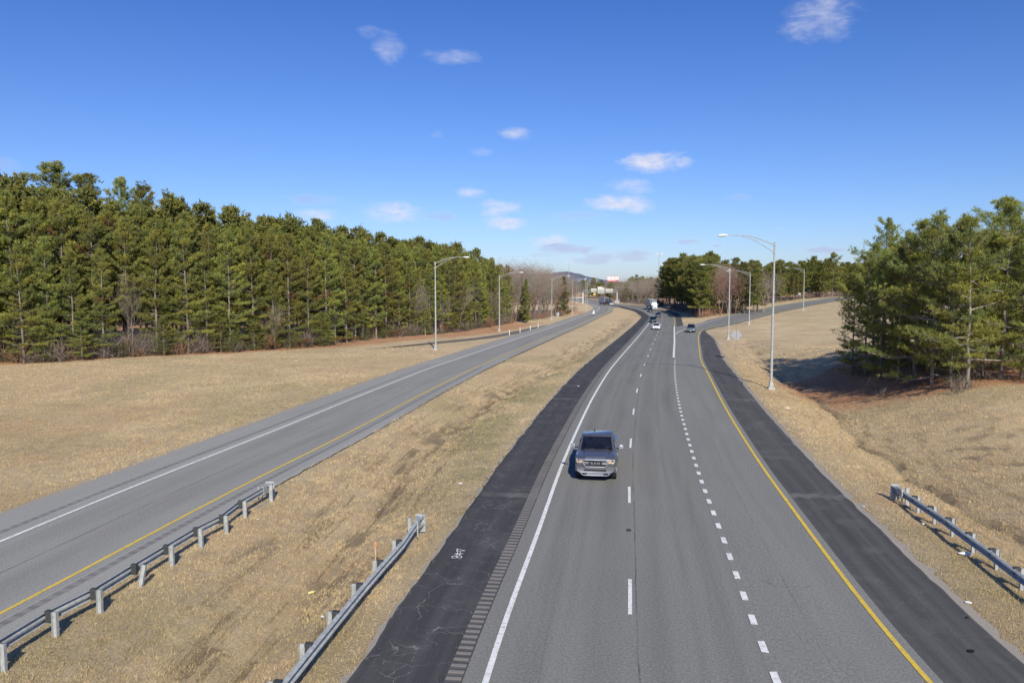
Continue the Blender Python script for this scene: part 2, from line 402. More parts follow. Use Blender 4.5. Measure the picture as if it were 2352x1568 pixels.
# painted markings
def paint(name, ln, off, w, s0, s1, m, zo=.021, step=1.):
    s_ = np.linspace(s0, s1, max(2, int((s1-s0)/step)+1))
    if callable(off): off = off(s_)
    return ribbon(name, ln.at(s_, off-w/2), ln.at(s_, off+w/2), zo, m, 0, w, s_, 1)
paint('white_edge_line', M, 0, .17, 0, M.sy(560), WHITE)
paint('yellow_edge_line', R, 0, .15, 0, R.s[-1]-3, YELLOW)
paint('far_yellow_edge_line', M, MY, .15, M.sy(194), M.sy(520), YELLOW)
paint('white_gore_line', M, MY, .30, M.sy(107), M.sy(194), WHITE, .023)
RWL = Line([(33.95,160.0),(38.1,173.4),(40.9,180.7),(46.2,193),(51.4,204),(62.8,224),(73.8,239),(85.7,252.8),(97,265),(109,278),(123,291),(141,306),(165,325)], 1)
paint('white_ramp_line', RWL, 0, .2, 0, RWL.s[-1]-1, WHITE, .026)
paint('left_white_edge_line', L, 0, .16, 0, L.sy(600), WHITE)
paint('left_yellow_edge_line', L, LYf, .15, 0, L.sy(600), YELLOW)
def dashes(name, ln, off, w, start, n, length, period, m, kind='structure'):
    V = []; Fq = []
    off0 = off
    for i in range(n):
        a = start+i*period; off = float(off0(a)) if callable(off0) else off0
        for s_ in (a, a+length): pass
        e = .02*math.sin(i*7.3)
        P = [ln.at([a+e], off-w/2)[0], ln.at([a-e], off+w/2)[0], ln.at([a+length+e], off+w/2)[0], ln.at([a+length-e], off-w/2)[0]]
        k0 = len(V); V += [(p[0], p[1], bz(*p)+.022) for p in P]; Fq.append((k0, k0+1, k0+2, k0+3))
    o = link(name, npmesh(name, np.array(V), np.array(Fq), 4, m)); o['kind'] = kind
d0 = M.sy(24.0); d0 -= 12.19*int(d0/12.19)
dashes('lane_dashes', M, MD, .13, d0, 32, 2.9, 12.19, WHITE)
t0 = M.sy(21.4); t0 -= 1.83*int(t0/1.83)
dashes('dotted_exit_line', M, 7.45, .2, t0, int((M.sy(106)-t0)/1.83), .72, 1.83, WHITE)

# survey marks sprayed on the black shoulder
mb = MB(); zc = .026
def stroke(pts, w=.034):
    for (a, b2) in zip(pts[:-1], pts[1:]):
        a = Vector(a); b2 = Vector(b2); d = (b2-a).normalized()*w*.5; n_ = Vector((-d.y, d.x))
        vs = [a-d+n_, a-d-n_, b2+d-n_, b2+d+n_]; mb.quad(*[(v.x, v.y, bz(v.x, v.y)+stroke.z) for v in vs]); stroke.z += .0004
stroke.z = zc
def gl(x, y): return G(x, y)
for path_ in ([(1049.5,1261.5),(1068,1265.3),(1049.3,1267.3),(1050.8,1261.3)],):
    stroke([gl(*p) for p in path_])
for path_ in ([(1045.5,1272),(1063.5,1271.5)], [(1044.5,1274.6),(1061.5,1274.2)], [(1051,1269.6),(1049.2,1276)], [(1057.5,1269.6),(1055.5,1276)]):
    stroke([gl(*p) for p in path_])
e8 = []
for cx in (1043.3, 1055.2):
    stroke([gl(cx+5.6*math.cos(a), 1280.4+2.2*math.sin(a)) for a in np.linspace(0, 2*PI, 15)])
mb.build('painted_survey_mark', WHITE)['kind'] = 'structure'

# ------------------------------------------------------------------ terrain
LAT = {}
def vn(X, Y, s, seed=0, oct_=1):
    X = np.asarray(X, float); Y = np.asarray(Y, float); out = 0; a = 1.; tot = 0
    for o in range(oct_):
        key = seed+o*17
        if key not in LAT: LAT[key] = np.random.RandomState(key+5).rand(257, 257)
        g = LAT[key]; x = X/s+1000.3; y = Y/s+1000.7
        xi = np.floor(x).astype(int); yi = np.floor(y).astype(int); fx = x-xi; fy = y-yi
        fx = fx*fx*(3-2*fx); fy = fy*fy*(3-2*fy)
        p = lambda i, j: g[(xi+i) % 257, (yi+j) % 257]
        out = out+a*((p(0, 0)*(1-fx)+p(1, 0)*fx)*(1-fy)+(p(0, 1)*(1-fx)+p(1, 1)*fx)*fy); tot += a; a *= .5; s = s*.47
    return out/tot-.5
D1 = Line([G(*p) for p in [(250,2150),(395,1700),(480,1568),(655,1365),(870,1140),(960,1040),(1060,950),(1180,880),(1270,835),(1340,795),(1410,752),(1440,732)]], 2)
D2 = Line([G(*p, -.9) for p in [(2560,1420),(2400,1290),(2241,1185),(2133,1112),(2076,1074),(2038,1033),(1972,1004),(1918,941),(1883,913),(1833,884),(1790,860),(1740,815),(1715,790)]], 2)
D3 = Line([G(*p) for p in [(480,1310),(700,1180),(880,1085),(965,1000),(1090,925)]], 2)   # second, shallow rut
TL = Line([(-120,84),(-100,88),(-80,92),(-64,96.5),(-53,107.5),(-38.7,119),(-31.2,129.8),(-23.4,150.6),(-12.5,168.4),(-4,200),(1,214)], 1)
GC = (52., 76.)      # heart of the grove on the right
def field(X, Y):
    sh = X.shape; X = X.ravel(); Y = Y.ravel()
    oM, sM = M.off(X, Y); oL, sL = L.off(X, Y); oR, sR = R.off(X, Y)
    d1, s1 = D1.off(X, Y); d2, s2 = D2.off(X, Y); d3, s3 = D3.off(X, Y); tl, st = TL.off(X, Y)
    b = base(X, Y)
    # distance outside the pavement (negative inside)
    pm = np.maximum(-3.62-oM, oM-8.4)
    gr = np.where(sR < R.s[-1]-1, np.maximum(-6.5-5.2*sst(R.sy(187), R.sy(212), sR)-oR, oR-np.where(sR < R.sy(186), 3.35-1.9*sst(R.sy(140), R.sy(186), sR), 2.3)), 99)
    pl_ = np.maximum(-3.0-oL, oL-6.95)
    po, pss = pl.off(X, Y); pq = np.abs(po)-1.2
    d = np.minimum(np.minimum(pm, gr), pl_)
    d = np.where((sM > M.sy(150)) & (sM < M.sy(203)) & (oM > 8) & (oR < -5), np.minimum(d, -.1), d)
    d = np.where((sM > M.sy(372)) & (oM < 0) & (oL > 5), -1, d)
    d = np.minimum(d, pq)
    z = b-.05-.10*sst(.2, -.5, d)
    away = sst(.4, 3.0, d)
    e1 = sst(D1.s[-1], D1.s[-1]-20, s1)
    z -= away*(.78*np.exp(-(d1/2.2)**2)+.30*np.exp(-(d1/.38)**2)*(vn(X, Y, 1.6, 3)+.6).clip(0, 1)*1.3)*e1
    z -= away*.16*np.exp(-(d3/.35)**2)*(vn(X, Y, 2., 5)+.7).clip(0, 1)
    z -= away*(.60*np.exp(-(d2/2.2)**2)+.42*np.exp(-((d2+.25*np.sin(s2*.7))/.32)**2)*(vn(X, Y, 2.6, 4)+.55).clip(0, 1)*1.3)
    z += away*(.16*vn(X, Y, 5, 6, 2)+.09*vn(X, Y, 1.1, 7, 2)*sst(160, 60, Y))
    rough = sst(24, 30, X+.0*Y)*sst(62, 45, Y)
    z += away*rough*.22*vn(X, Y, .9, 8, 2)
    # the grove floor and the forest floor stand a little higher
    gd = np.sqrt(((X-GC[0])/21)**2+((Y-GC[1]+X*0)/17)**2)
    z += away*(2.3*sst(2.5, 13, d2)*sst(40, 60, Y)*sst(128, 98, Y)*sst(20, 27, X)-.75*np.exp(-(d2/4.5)**2)*sst(28, 48, Y)*sst(112, 92, Y))+.02*np.maximum(0, X-34)*sst(80, 40, Y)*away
    z += np.where(tl < 0, .05*np.minimum(60, -tl)*sst(0, 8, -tl), 0)*sst(240, 200, Y)
    # mound inside the far bend of the left road
    # masks
    grn = .5*sst(.06, .26, vn(X, Y, 9, 20, 3))
    grn += 1.3*np.exp(-((oM+6.3)/1.8)**2)*sst(38, 55, Y)*sst(100, 80, Y)*sst(-.12, .05, vn(X, Y, 4, 21, 2))
    grn += .6*np.exp(-((oM+4.6)/.8)**2)*sst(.0, .2, vn(X, Y, 5, 22))
    grn += .5*sst(26, 32, X)*sst(70, 55, Y)*sst(.0, .25, vn(X, Y, 8, 23, 2))
    grn += .9*np.exp(-((d2+.1)/.35)**2)*sst(.05, .2, vn(X, Y, 3.1, 24))*sst(60, 40, Y)
    grn += .35*sst(60, 80, X)*sst(100, 120, Y)
    rw = np.interp(Y, [98, 112, 130, 150, 200], [0, 1.5, 5, 9.5, 9])+3*vn(X, Y, 5, 30, 3)
    red = sst(rw+1.2, rw-1.2, tl)*sst(98, 108, Y)*sst(216, 206, Y)
    red = np.maximum(red, sst(6.0, 1.5, np.abs(tl-2))*sst(112, 135, Y)*sst(214, 200, Y)*(tl > -2)*.9)
    red = np.maximum(red, 1.0*(tl < 0)*(Y < 218))
    red = np.maximum(red, sst(1.22, .98, gd+.3*vn(X, Y, 3, 31, 3))*1.0)
    red = np.maximum(red, .8*sst(8, 3, np.abs(X-25.5)+np.abs(Y-305)*.2))
    red = np.maximum(red, .75*sst(425, 450, Y)*sst(9, 14, np.abs(oM-3))*sst(9, 14, np.abs(oL-3)))
    dirt = .85*sst(44, 52, Y)*sst(92, 74, Y)*np.exp(-(d1/1.5)**2)*sst(.02, .16, vn(X, Y, 1.3, 44, 3))
    dirt += .5*np.exp(-((d1-1.6-.5*np.sin(s1*.09))/.16)**2)*sst(-.2, .1, vn(X, Y, 3, 45))+.5*np.exp(-((d1+1.9+.6*np.sin(s1*.07))/.2)**2)*sst(-.1, .2, vn(X, Y, 4, 46))
    dirt += np.exp(-(d1/.55)**2)*sst(-.15, .25, vn(X, Y, 1.9, 40, 2))*e1*.9
    dirt += .75*np.exp(-(d3/.28)**2)*sst(-.1, .3, vn(X, Y, 2, 41))
    dirt += np.exp(-((d2+.25*np.sin(s2*.7))/.45)**2)*sst(-.1, .25, vn(X, Y, 2.6, 42))
    dirt += .8*rough*sst(.02, .2, vn(X, Y, 1.3, 43, 3))*sst(16, 6, np.abs(d2-5))
    verge = sst(2.8, .2, d)           # pale verge beside the pavement
    mow = np.where(oL < -2.8, np.sin(oL*1.5+vn(X, Y, 20, 50)*3), 0)*.5+.5
    c = np.stack([grn.clip(0, 1), red.clip(0, 1), dirt.clip(0, 1), (verge*.5+mow*.5*(oL < -5)).clip(0, 1)], -1)
    field.ln = np.stack([d1, s1, d2, s2], -1).reshape(sh+(4,))
    return z.reshape(sh), c.reshape(sh+(4,)), d.reshape(sh), tl.reshape(sh)
def axis(a, b, st, lo, hi, g):
    m_ = list(np.arange(a, b, st)); x = a; s_ = st; l_ = []
    while x > lo: s_ *= g; x -= s_; l_.append(x)
    x = m_[-1]; s_ = st; h_ = []
    while x < hi: s_ *= g; x += s_; h_.append(x)
    return np.array(l_[::-1]+m_+h_)
ax = axis(-34, 32, .34, -5200, 5200, 1.05); ay = axis(9, 92, .36, -500, 7000, 1.035)
XX, YY = np.meshgrid(ax, ay, indexing='ij')
ZZ, CC, _, _ = field(XX, YY)
far = sst(700, 1500, np.hypot(XX, YY))
nx_, ny_ = XX.shape
i = (np.arange(nx_-1)[:, None]*ny_+np.arange(ny_-1)).ravel()
me = npmesh('ground', np.stack([XX, YY, ZZ], -1).reshape(-1, 3), np.c_[i, i+ny_, i+ny_+1, i+1], 4, None, cols=CC.reshape(-1, 4), smooth=True, cols2=field.ln.reshape(-1, 4))
m, t, b = mat('dry winter grass')
tc = t.new('ShaderNodeTexCoord').outputs['Object']; at = t.new('ShaderNodeAttribute', attribute_name='mask')
sp = t.new('ShaderNodeSeparateColor'); t.l.new(at.outputs['Color'], sp.inputs[0]); al = at.outputs['Alpha']
n1 = t.noise(tc, .16, 5, .65); n2 = t.noise(tc, 1.3, 5, .7, .8); n3 = t.noise(t.scale(tc, 1, 1, .3), 9, 4, .75, 1.2); n4 = t.noise(t.scale(tc, 1, .35, .3), 26, 2, .8, 1.)
n5 = t.noise(t.scale(tc, .12, 1.0, 1), .9, 4, .6, .4)
n6 = t.noise(tc, .55, 6, .75, .5); n7 = t.noise(t.scale(tc, 1.0, .3, 1), 3.2, 4, .7, .8)
c = t.mix(t.ramp(n1, .35, .65), (.70,.50,.27), (.96,.75,.44))
c = t.mix(t.math('MULTIPLY', t.ramp(n2, .42, .72), .45), c, (.40,.27,.145))
c = t.mix(t.math('MULTIPLY', t.ramp(n5, .48, .64), .7), c, (.76,.60,.375))
c = t.mix(t.math('MULTIPLY', al, .45), c, (.72,.585,.36))
c = t.mix(t.math('MULTIPLY', t.ramp(n6, .50, .72), .45), c, (.40,.285,.155))
c = t.mix(t.math('MULTIPLY', t.ramp(n7, .5, .75), .42), c, (.36,.25,.135))
c = t.mix(t.math('MULTIPLY', t.ramp(n7, .48, .3), .45), c, (.76,.61,.39))
a2 = t.new('ShaderNodeAttribute', attribute_name='ditch'); s2 = t.new('ShaderNodeSeparateColor'); t.l.new(a2.outputs['Color'], s2.inputs[0])
def along(dd, ss, reach, sc_u, sc_v, lo, hi, seed):
    cv = t.new('ShaderNodeCombineXYZ'); t.l.new(dd, cv.inputs[0]); t.l.new(ss, cv.inputs[1]); cv.inputs[2].default_value = seed
    nz_ = t.noise(t.scale(cv.outputs[0], sc_u, sc_v, 1), 1, 5, .7, .5)
    return t.math('MULTIPLY', t.ramp(nz_, lo, hi), t.math('SUBTRACT', 1, t.ramp(t.math('ABSOLUTE', dd), reach*.3, reach)))
st1 = along(s2.outputs[0], s2.outputs[1], 4.2, 2.0, .16, .50, .60, 3.); st2 = along(s2.outputs[0], s2.outputs[1], 4.5, 1.5, .10, .5, .7, 9.)
st3 = along(s2.outputs[2], a2.outputs['Alpha'], 7.0, 1.6, .16, .50, .62, 5.)
c = t.mix(t.math('MULTIPLY', st2, .7), c, (.74,.56,.34))
c = t.mix(t.math('MULTIPLY', st1, .85), c, (.20,.125,.06))
c = t.mix(t.math('MULTIPLY', st3, .65), c, (.26,.185,.10))
gf = t.math('MULTIPLY', sp.outputs[0], t.ramp(t.noise(tc, .9, 5, .7), .36, .62))
c = t.mix(t.math('MULTIPLY', gf, .7), c, (.20,.215,.085))
rf = t.math('MULTIPLY', sp.outputs[1], t.ramp(t.noise(tc, .5, 5, .7), .22, .45))
c = t.mix(t.math('MULTIPLY', rf, .85), c, (.56,.225,.105))
df = t.math('MULTIPLY', sp.outputs[2], t.ramp(n3, .25, .55))
c = t.mix(t.math('MULTIPLY', df, .9), c, (.085,.06,.035))
c = t.mix(t.ramp(n3, .32, .68), t.mix(.36, c, (.20,.135,.065)), t.mix(.25, c, (.85,.70,.46)))
c = t.mix(t.math('MULTIPLY', t.ramp(n4, .52, .78), .45), c, (.80,.66,.43))
c = t.mix(t.math('MULTIPLY', t.ramp(n4, .48, .25), .25), c, (.14,.095,.05))
t.l.new(c, b.inputs['Base Color']); b.inputs['Roughness'].default_value = .95; b.inputs['Specular IOR Level'].default_value = .1
bump(t, b, t.math('ADD', t.math('MULTIPLY', n3, 1.5), n4), .9, .09)
me.materials.append(m); GRASS = m
gnd = link('ground', me); gnd['kind'] = 'structure'
def gz(x, y):
    return float(field(np.array([x], float), np.array([y], float))[0][0])

def Gf(x, y):
    dx = (x-CX)/F; dy = -(y-CY)/F; d = (dx, math.cos(PT)+dy*math.sin(PT), -math.sin(PT)+dy*math.cos(PT))
    t = np.arange(12, 330, .25); g_ = CH+d[2]*t-field(d[0]*t, d[1]*t)[0]; i = int(np.argmax(g_ <= 0)); tt = t[i-1]+.25*g_[i-1]/(g_[i-1]-g_[i])
    return (float(d[0]*tt), float(d[1]*tt))
# dry grass tufts near the camera: one mass nobody could count
def grass():
    N = 620000
    Y = 10+(RS.rand(N)**1.42)*120; X = (RS.rand(N)*2-1)*(Y*.70+3)
    z, c, d, tl = field(X, Y)
    keep = (d > -.10) & (c[:, 2] < .38+.3*RS.rand(N)); z = np.where(d < .12, np.maximum(z, base(X, Y)-.01), z); keep &= (RS.rand(N) < np.where(d < .5, .35, 1)*(1-.85*sst(50, 130, Y)))
    X, Y, z, c = X[keep], Y[keep], z[keep], c[keep]; n = len(X)
    lnn = field.ln[keep]; clump = vn(X, Y, .45, 60, 2)
    sel = RS.rand(n) < (.62+clump*1.1); X, Y, z, c, clump, lnn = X[sel], Y[sel], z[sel], c[sel], clump[sel], lnn[sel]; n = len(X)
    rut = (np.abs(lnn[:, 0]) < 5)*sst(.0, .10, vn(lnn[:, 0]*2.4, lnn[:, 1]*.16, 1., 63, 3))*sst(5, 2, np.abs(lnn[:, 0]))
    B = 3; V = np.empty((n, B, 3, 3)); C = np.empty((n, B, 3, 3))
    wind = vn(X, Y, 4., 61)*2.5
    for k in range(B):
        az = wind+RS.randn(n)*1.7; ln = (.04+.07*RS.rand(n))*(1+.7*clump)*(1+Y/140); el = .3+RS.rand(n)*.9
        dx, dy, dz = np.cos(az)*np.cos(el)*ln, np.sin(az)*np.cos(el)*ln, np.sin(el)*ln
        ox, oy = RS.randn(n)*.05, RS.randn(n)*.05; w = .006+.00022*Y
        wa = RS.rand(n)*2*PI
        V[:, k, 0] = np.stack([X+ox+np.cos(wa)*w, Y+oy+np.sin(wa)*w, z-.01], -1)
        V[:, k, 1] = np.stack([X+ox-np.cos(wa)*w, Y+oy-np.sin(wa)*w, z-.01], -1)
        V[:, k, 2] = np.stack([X+ox+dx, Y+oy+dy, z+dz], -1)
        v = (RS.rand(n)*.5+.75)
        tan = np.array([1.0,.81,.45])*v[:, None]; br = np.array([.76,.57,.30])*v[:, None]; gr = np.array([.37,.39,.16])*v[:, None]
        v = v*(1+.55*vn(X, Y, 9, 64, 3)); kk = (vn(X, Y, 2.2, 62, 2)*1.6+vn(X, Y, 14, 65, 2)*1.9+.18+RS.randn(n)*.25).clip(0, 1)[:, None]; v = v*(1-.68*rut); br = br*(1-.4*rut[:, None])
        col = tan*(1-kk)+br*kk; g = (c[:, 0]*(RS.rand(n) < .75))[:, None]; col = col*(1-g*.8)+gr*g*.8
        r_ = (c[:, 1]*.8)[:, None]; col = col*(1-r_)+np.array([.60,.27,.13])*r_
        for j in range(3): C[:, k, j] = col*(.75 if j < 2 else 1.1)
    return V.reshape(-1, 3), np.arange(n*B*3).reshape(-1, 3), C.reshape(-1, 3)
def attr_mat(name, rough=.8, trans=.0, mult=1.):
    m, t, b = mat(name)
    at = t.new('ShaderNodeAttribute', attribute_name='mask')
    oi = t.new('ShaderNodeObjectInfo').outputs['Random']
    hs = t.new('ShaderNodeHueSaturation'); t.l.new(at.outputs['Color'], hs.inputs['Color'])
    t.l.new(t.math('MULTIPLY_ADD', oi, .03, .485), hs.inputs['Hue'])
    t.l.new(t.math('MULTIPLY_ADD', oi, .35*mult, 1*mult-.17*mult), hs.inputs['Value'])
    t.l.new(hs.outputs[0], b.inputs['Base Color']); b.inputs['Roughness'].default_value = rough; b.inputs['Specular IOR Level'].default_value = .2
    if trans:
        tr = t.new('ShaderNodeBsdfTranslucent'); t.l.new(hs.outputs[0], tr.inputs[0])
        mx = t.new('ShaderNodeMixShader'); mx.inputs[0].default_value = trans
        t.l.new(b.outputs[0], mx.inputs[1]); t.l.new(tr.outputs[0], mx.inputs[2]); t.l.new(mx.outputs[0], t.n['Material Output'].inputs[0])
    return m
BLADE = attr_mat('dry grass blades', .9, .42)
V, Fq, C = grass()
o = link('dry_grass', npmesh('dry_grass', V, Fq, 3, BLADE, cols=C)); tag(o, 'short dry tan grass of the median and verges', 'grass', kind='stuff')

# ------------------------------------------------------------------ trees
NEEDLE = attr_mat('pine needles', .75, .16); BARK = attr_mat('bark', .9); TWIG = attr_mat('bare twigs', .9)
class Tri:
    def __init__(s): s.V = []; s.C = []
    def add(s, V, C): s.V.append(V.reshape(-1, 3)); s.C.append(np.repeat(C, 3, 0) if len(C)*3 == V.size//3 else C)
    def arrays(s):
        V = np.vstack(s.V); return V, np.arange(len(V)).reshape(-1, 3), np.vstack(s.C)
def tube_tris(T, p0, p1, r0, r1, col, n=5):
    p0 = np.asarray(p0, float); p1 = np.asarray(p1, float); d = p1-p0; d = d/(np.linalg.norm(d)+1e-9)
    a = np.cross(d, [0, 0, 1.] if abs(d[2]) < .9 else [0, 1., 0]); a /= np.linalg.norm(a); b = np.cross(d, a)
    an = np.linspace(0, 2*PI, n, endpoint=False); ring = np.cos(an)[:, None]*a+np.sin(an)[:, None]*b
    A = p0+ring*r0; B = p1+ring*r1; A2 = np.roll(A, -1, 0); B2 = np.roll(B, -1, 0)
    V = np.concatenate([np.stack([A, A2, B2], 1), np.stack([A, B2, B], 1)])
    T.add(V, np.tile(np.asarray(col, float)*random.uniform(.75, 1.2), (len(V), 1)))
def needles(T, c, ax_, n, ln, wd, colr, rs, spread=1.):
    """c (K,3) clump centres, ax_ (K,3) axes; n triangles each"""
    K = len(c); d = rs.randn(K, n, 3)*spread+ax_[:, None]*1.0; d /= np.linalg.norm(d, axis=2, keepdims=True)
    L_ = ln*(.6+.6*rs.rand(K, n, 1)); p = c[:, None]+rs.randn(K, n, 3)*ln*.30
    s_ = np.cross(d, rs.randn(K, n, 3)); s_ /= np.linalg.norm(s_, axis=2, keepdims=True)+1e-9
    V = np.stack([p-s_*wd*.5, p+s_*wd*.5, p+d*L_], 2)
    colk = colr[:, None]*(.8+.4*rs.rand(K, n, 1))
    T.add(V.reshape(-1, 3, 3), colk.reshape(-1, 3))
def pine(seed, H=18, cb=.3, Rm=3.0, clumps=700, nn=22, ln=.42, wd=.07, nb=60, top=.6, low=0, lod=0, tone=1.):
    a, b = pine_(seed, H, cb, Rm, clumps, nn, ln, wd, nb, top, low, lod); return a, (b[0], b[1], b[2]*tone)
def pine_(seed, H=18, cb=.3, Rm=3.0, clumps=700, nn=22, ln=.42, wd=.07, nb=60, top=.6, low=0, lod=0):
    rs = np.random.RandomState(seed); random.seed(seed); TR = Tri(); CR = Tri()
    bc = (.24,.205,.17)
    # trunk
    P = [np.array([0, 0, -.3])]; lean = rs.randn(2)*.012*H
    ns = 3 if lod else 7
    for k in range(1, ns+1):
        f = k/ns; P.append(np.array([lean[0]*f*f+rs.randn()*.05, lean[1]*f*f+rs.randn()*.05, H*.97*f]))
    r0 = .0075*H+.03
    for k in range(ns): tube_tris(TR, P[k], P[k+1], r0*(1-k/ns)**.8+.02, r0*(1-(k+1)/ns)**.8+.02, bc, 4 if lod else 7)
    tp = lambda z: np.array([np.interp(z, [p[2] for p in P], [p[0] for p in P]), np.interp(z, [p[2] for p in P], [p[1] for p in P]), z])
    cs = []; axs = []; cols = []
    per = max(3, clumps//nb)
    for k in range(nb):
        f = (k+rs.rand())/nb; z = H*(cb+(1-cb)*f*.98)
        prof = (1-f)**top*(.72+.42*min(1, f*2.2))
        if f < low and rs.rand() < .22: continue
        Lb = Rm*prof*((.82 if Rm > 3.9 else .95)+(.42 if Rm > 3.9 else .18)*math.sin(f*9+seed)*math.sin(k*.7+seed))*(.5+.7*rs.rand())*(1 if f >= low else .7+.7*rs.rand())+.35
        az = k*2.4+rs.randn()*.5; el = -.18+.9*f+rs.randn()*.12
        b0 = tp(z); h = np.array([math.cos(az), math.sin(az), 0])
        mid = b0+h*Lb*.5*math.cos(el)+np.array([0, 0, Lb*.5*math.sin(el)])
        tip = mid+h*Lb*.5*math.cos(el+.35)+np.array([0, 0, Lb*.5*math.sin(el+.35)])
        if not lod or k % 3 == 0:
            rb = .018*Lb+.012; tube_tris(TR, b0, mid, rb, rb*.7, bc, 3); tube_tris(TR, mid, tip, rb*.7, .01, bc, 3)
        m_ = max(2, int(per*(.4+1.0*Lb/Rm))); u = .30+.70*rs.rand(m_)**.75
        pos = np.where(u[:, None] < .5, b0+(mid-b0)*(u[:, None]/.5), mid+(tip-mid)*((u[:, None]-.5)/.5))
        side = np.array([-h[1], h[0], 0]); sp_ = np.clip(rs.randn(m_, 1), -1.7, 1.7)*.30*Lb*(.35+.5*u[:, None])
        pos = pos+side*sp_+np.c_[rs.randn(m_)*.08, rs.randn(m_)*.08, np.abs(rs.randn(m_))*.16+.05]
        cs.append(pos); a_ = np.tile(h*.55+np.array([0, 0, .75]), (m_, 1))+side*np.sign(sp_)*.3; axs.append(a_)
        v = .42+.42*u+.3*rs.rand(m_)+.25*rs.rand()  # clump colour darkens towards the trunk, painting in the shade inside the crown
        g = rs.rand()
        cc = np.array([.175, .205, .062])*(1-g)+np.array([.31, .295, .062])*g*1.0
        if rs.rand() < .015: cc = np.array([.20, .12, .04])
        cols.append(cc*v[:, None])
    m_ = 10; zt = H*(.93+.08*rs.rand(m_)); tpz = np.array([tp(min(z, H*.96)) for z in zt]); tpz[:, 2] = zt
    cs.append(tpz+np.c_[rs.randn(m_)*.3, rs.randn(m_)*.3, np.zeros(m_)]); axs.append(np.tile([0, 0, 1.2], (m_, 1))); cols.append(np.tile(np.array([.215, .24, .075]), (m_, 1)))
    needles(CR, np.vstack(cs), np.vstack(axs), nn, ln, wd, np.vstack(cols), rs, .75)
    return TR.arrays(), CR.arrays()
def bare(seed, H=16, spread=.5, tw=900, col=(.25,.205,.18), lod=0, upright=.55, base_=.3):
    rs = np.random.RandomState(seed); random.seed(seed); TR = Tri(); CR = Tri(); bc = np.array(col)*1.05
    ends = []
    def grow(p, d, Ln, r, lev):
        n = 2 if lod else 3
        for k in range(n):
            d2 = d+rs.randn(3)*.09*(1+lev*.5); d2[2] += .05*lev; d2 /= np.linalg.norm(d2)
            q_ = p+d2*Ln/n; r2 = r*(.82 if lev else .86)
            tube_tris(TR, p, q_, r, r2, bc, 3 if (lod or lev > 1) else 5)
            p, d, r = q_, d2, r2
            if lev >= 1 or (k >= 1 or lod): ends.append((p.copy(), d.copy(), lev, Ln))
            if lev < (2 if lod else 3) and (lev > 0 or k >= (1 if n == 3 else 0)):
                for _ in range(2 if lev else 3):
                    s_ = rs.randn(3); s_ -= s_.dot(d)*d; s_ /= np.linalg.norm(s_); nd = d*upright*1.3+s_*spread*1.3+np.array([0, 0, .35]); nd /= np.linalg.norm(nd)
                    grow(p, nd, Ln*(.62+.2*rs.rand()), r*.55, lev+1)
    grow(np.array([0, 0, -.2]), np.array([rs.randn()*.04, rs.randn()*.04, 1.]), H*.62, .008*H+.03, 0)
    E_ = [e for e in ends if e[2] >= 1]; idx = rs.randint(0, len(E_), tw)
    p = np.array([E_[k][0] for k in idx])+rs.randn(tw, 3)*.25; d = np.array([E_[k][1] for k in idx])+rs.randn(tw, 3)*.45; d[:, 2] += .35
    d /= np.linalg.norm(d, axis=1)[:, None]; ln = (.5+1.1*rs.rand(tw, 1))*H/16; s_ = np.cross(d, rs.randn(tw, 3)); s_ /= np.linalg.norm(s_, axis=1)[:, None]
    w = .034 if not lod else .09
    V = np.stack([p-s_*w/2, p+s_*w/2, p+d*ln], 1); CR.add(V, np.array(col)*(.7+.6*rs.rand(tw, 1)))
    (a, b_, c_) = TR.arrays(); s_ = H/max(1, a[:, 2].max())
    o2 = CR.arrays(); return (a*[1, 1, s_], b_, c_), (o2[0]*[1, 1, s_], o2[1], o2[2])
PROTO = {}
def proto(key, fn, names=('trunk', 'crown'), leafm=NEEDLE):
    (a, b_) = fn
    PROTO[key] = (npmesh(names[0], *a[:2], 3, BARK, cols=a[2]), npmesh(names[1], *b_[:2], 3, leafm, cols=b_[2]), max(b_[0][:, 2].max(), 1), fn)
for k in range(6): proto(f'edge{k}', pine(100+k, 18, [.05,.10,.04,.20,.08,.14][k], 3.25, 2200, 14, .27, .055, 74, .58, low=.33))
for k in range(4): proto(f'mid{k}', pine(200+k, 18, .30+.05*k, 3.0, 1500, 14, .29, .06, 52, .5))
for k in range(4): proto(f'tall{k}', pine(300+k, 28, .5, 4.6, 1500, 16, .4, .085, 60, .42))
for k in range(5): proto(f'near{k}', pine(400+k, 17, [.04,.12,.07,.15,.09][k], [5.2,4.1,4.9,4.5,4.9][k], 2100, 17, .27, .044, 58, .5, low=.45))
for k in range(4): proto(f'far{k}', pine(500+k, 19, [.12,.2,.3,.16][k], 4.2, 1100, 14, .42, .12, 50, .45, tone=.72))
for k in range(2): proto(f'cedar{k}', pine(540+k, 14, .05, 2.4, 700, 16, .4, .11, 50, .9, tone=.7))
for k in range(4): proto(f'bare{k}', bare(600+k, 16, .5, 1500, [(.29,.25,.195),(.26,.22,.17),(.32,.28,.23),(.27,.215,.165)][k]), leafm=TWIG)
for k in range(2): proto(f'red{k}', bare(650+k, 15, .5, 1500, (.27,.165,.125)), leafm=TWIG)
LODP = [pine(700+k, 17, .2, 4.2, 330, 11, .62, .22, 36, .45, lod=1, tone=.8) for k in range(3)]
LODB = [bare(720+k, 15, .5, 260, [(.28,.245,.195),(.25,.225,.18),(.29,.26,.21)][k], lod=1) for k in range(3)]
def tree(key, x, y, H, name, label, cat, group, wscale=1.):
    tr, cr, h, _ = PROTO[key]; z = gz(x, y)
    e = empty(name, (x, y, z), random.uniform(0, 6.28), label, cat, group)
    s_ = H/h; w = s_*wscale*random.uniform(.92, 1.1); e.scale = (w, w, s_)
    a = link('trunk', tr, e); b_ = link('crown', cr, e)
    return e
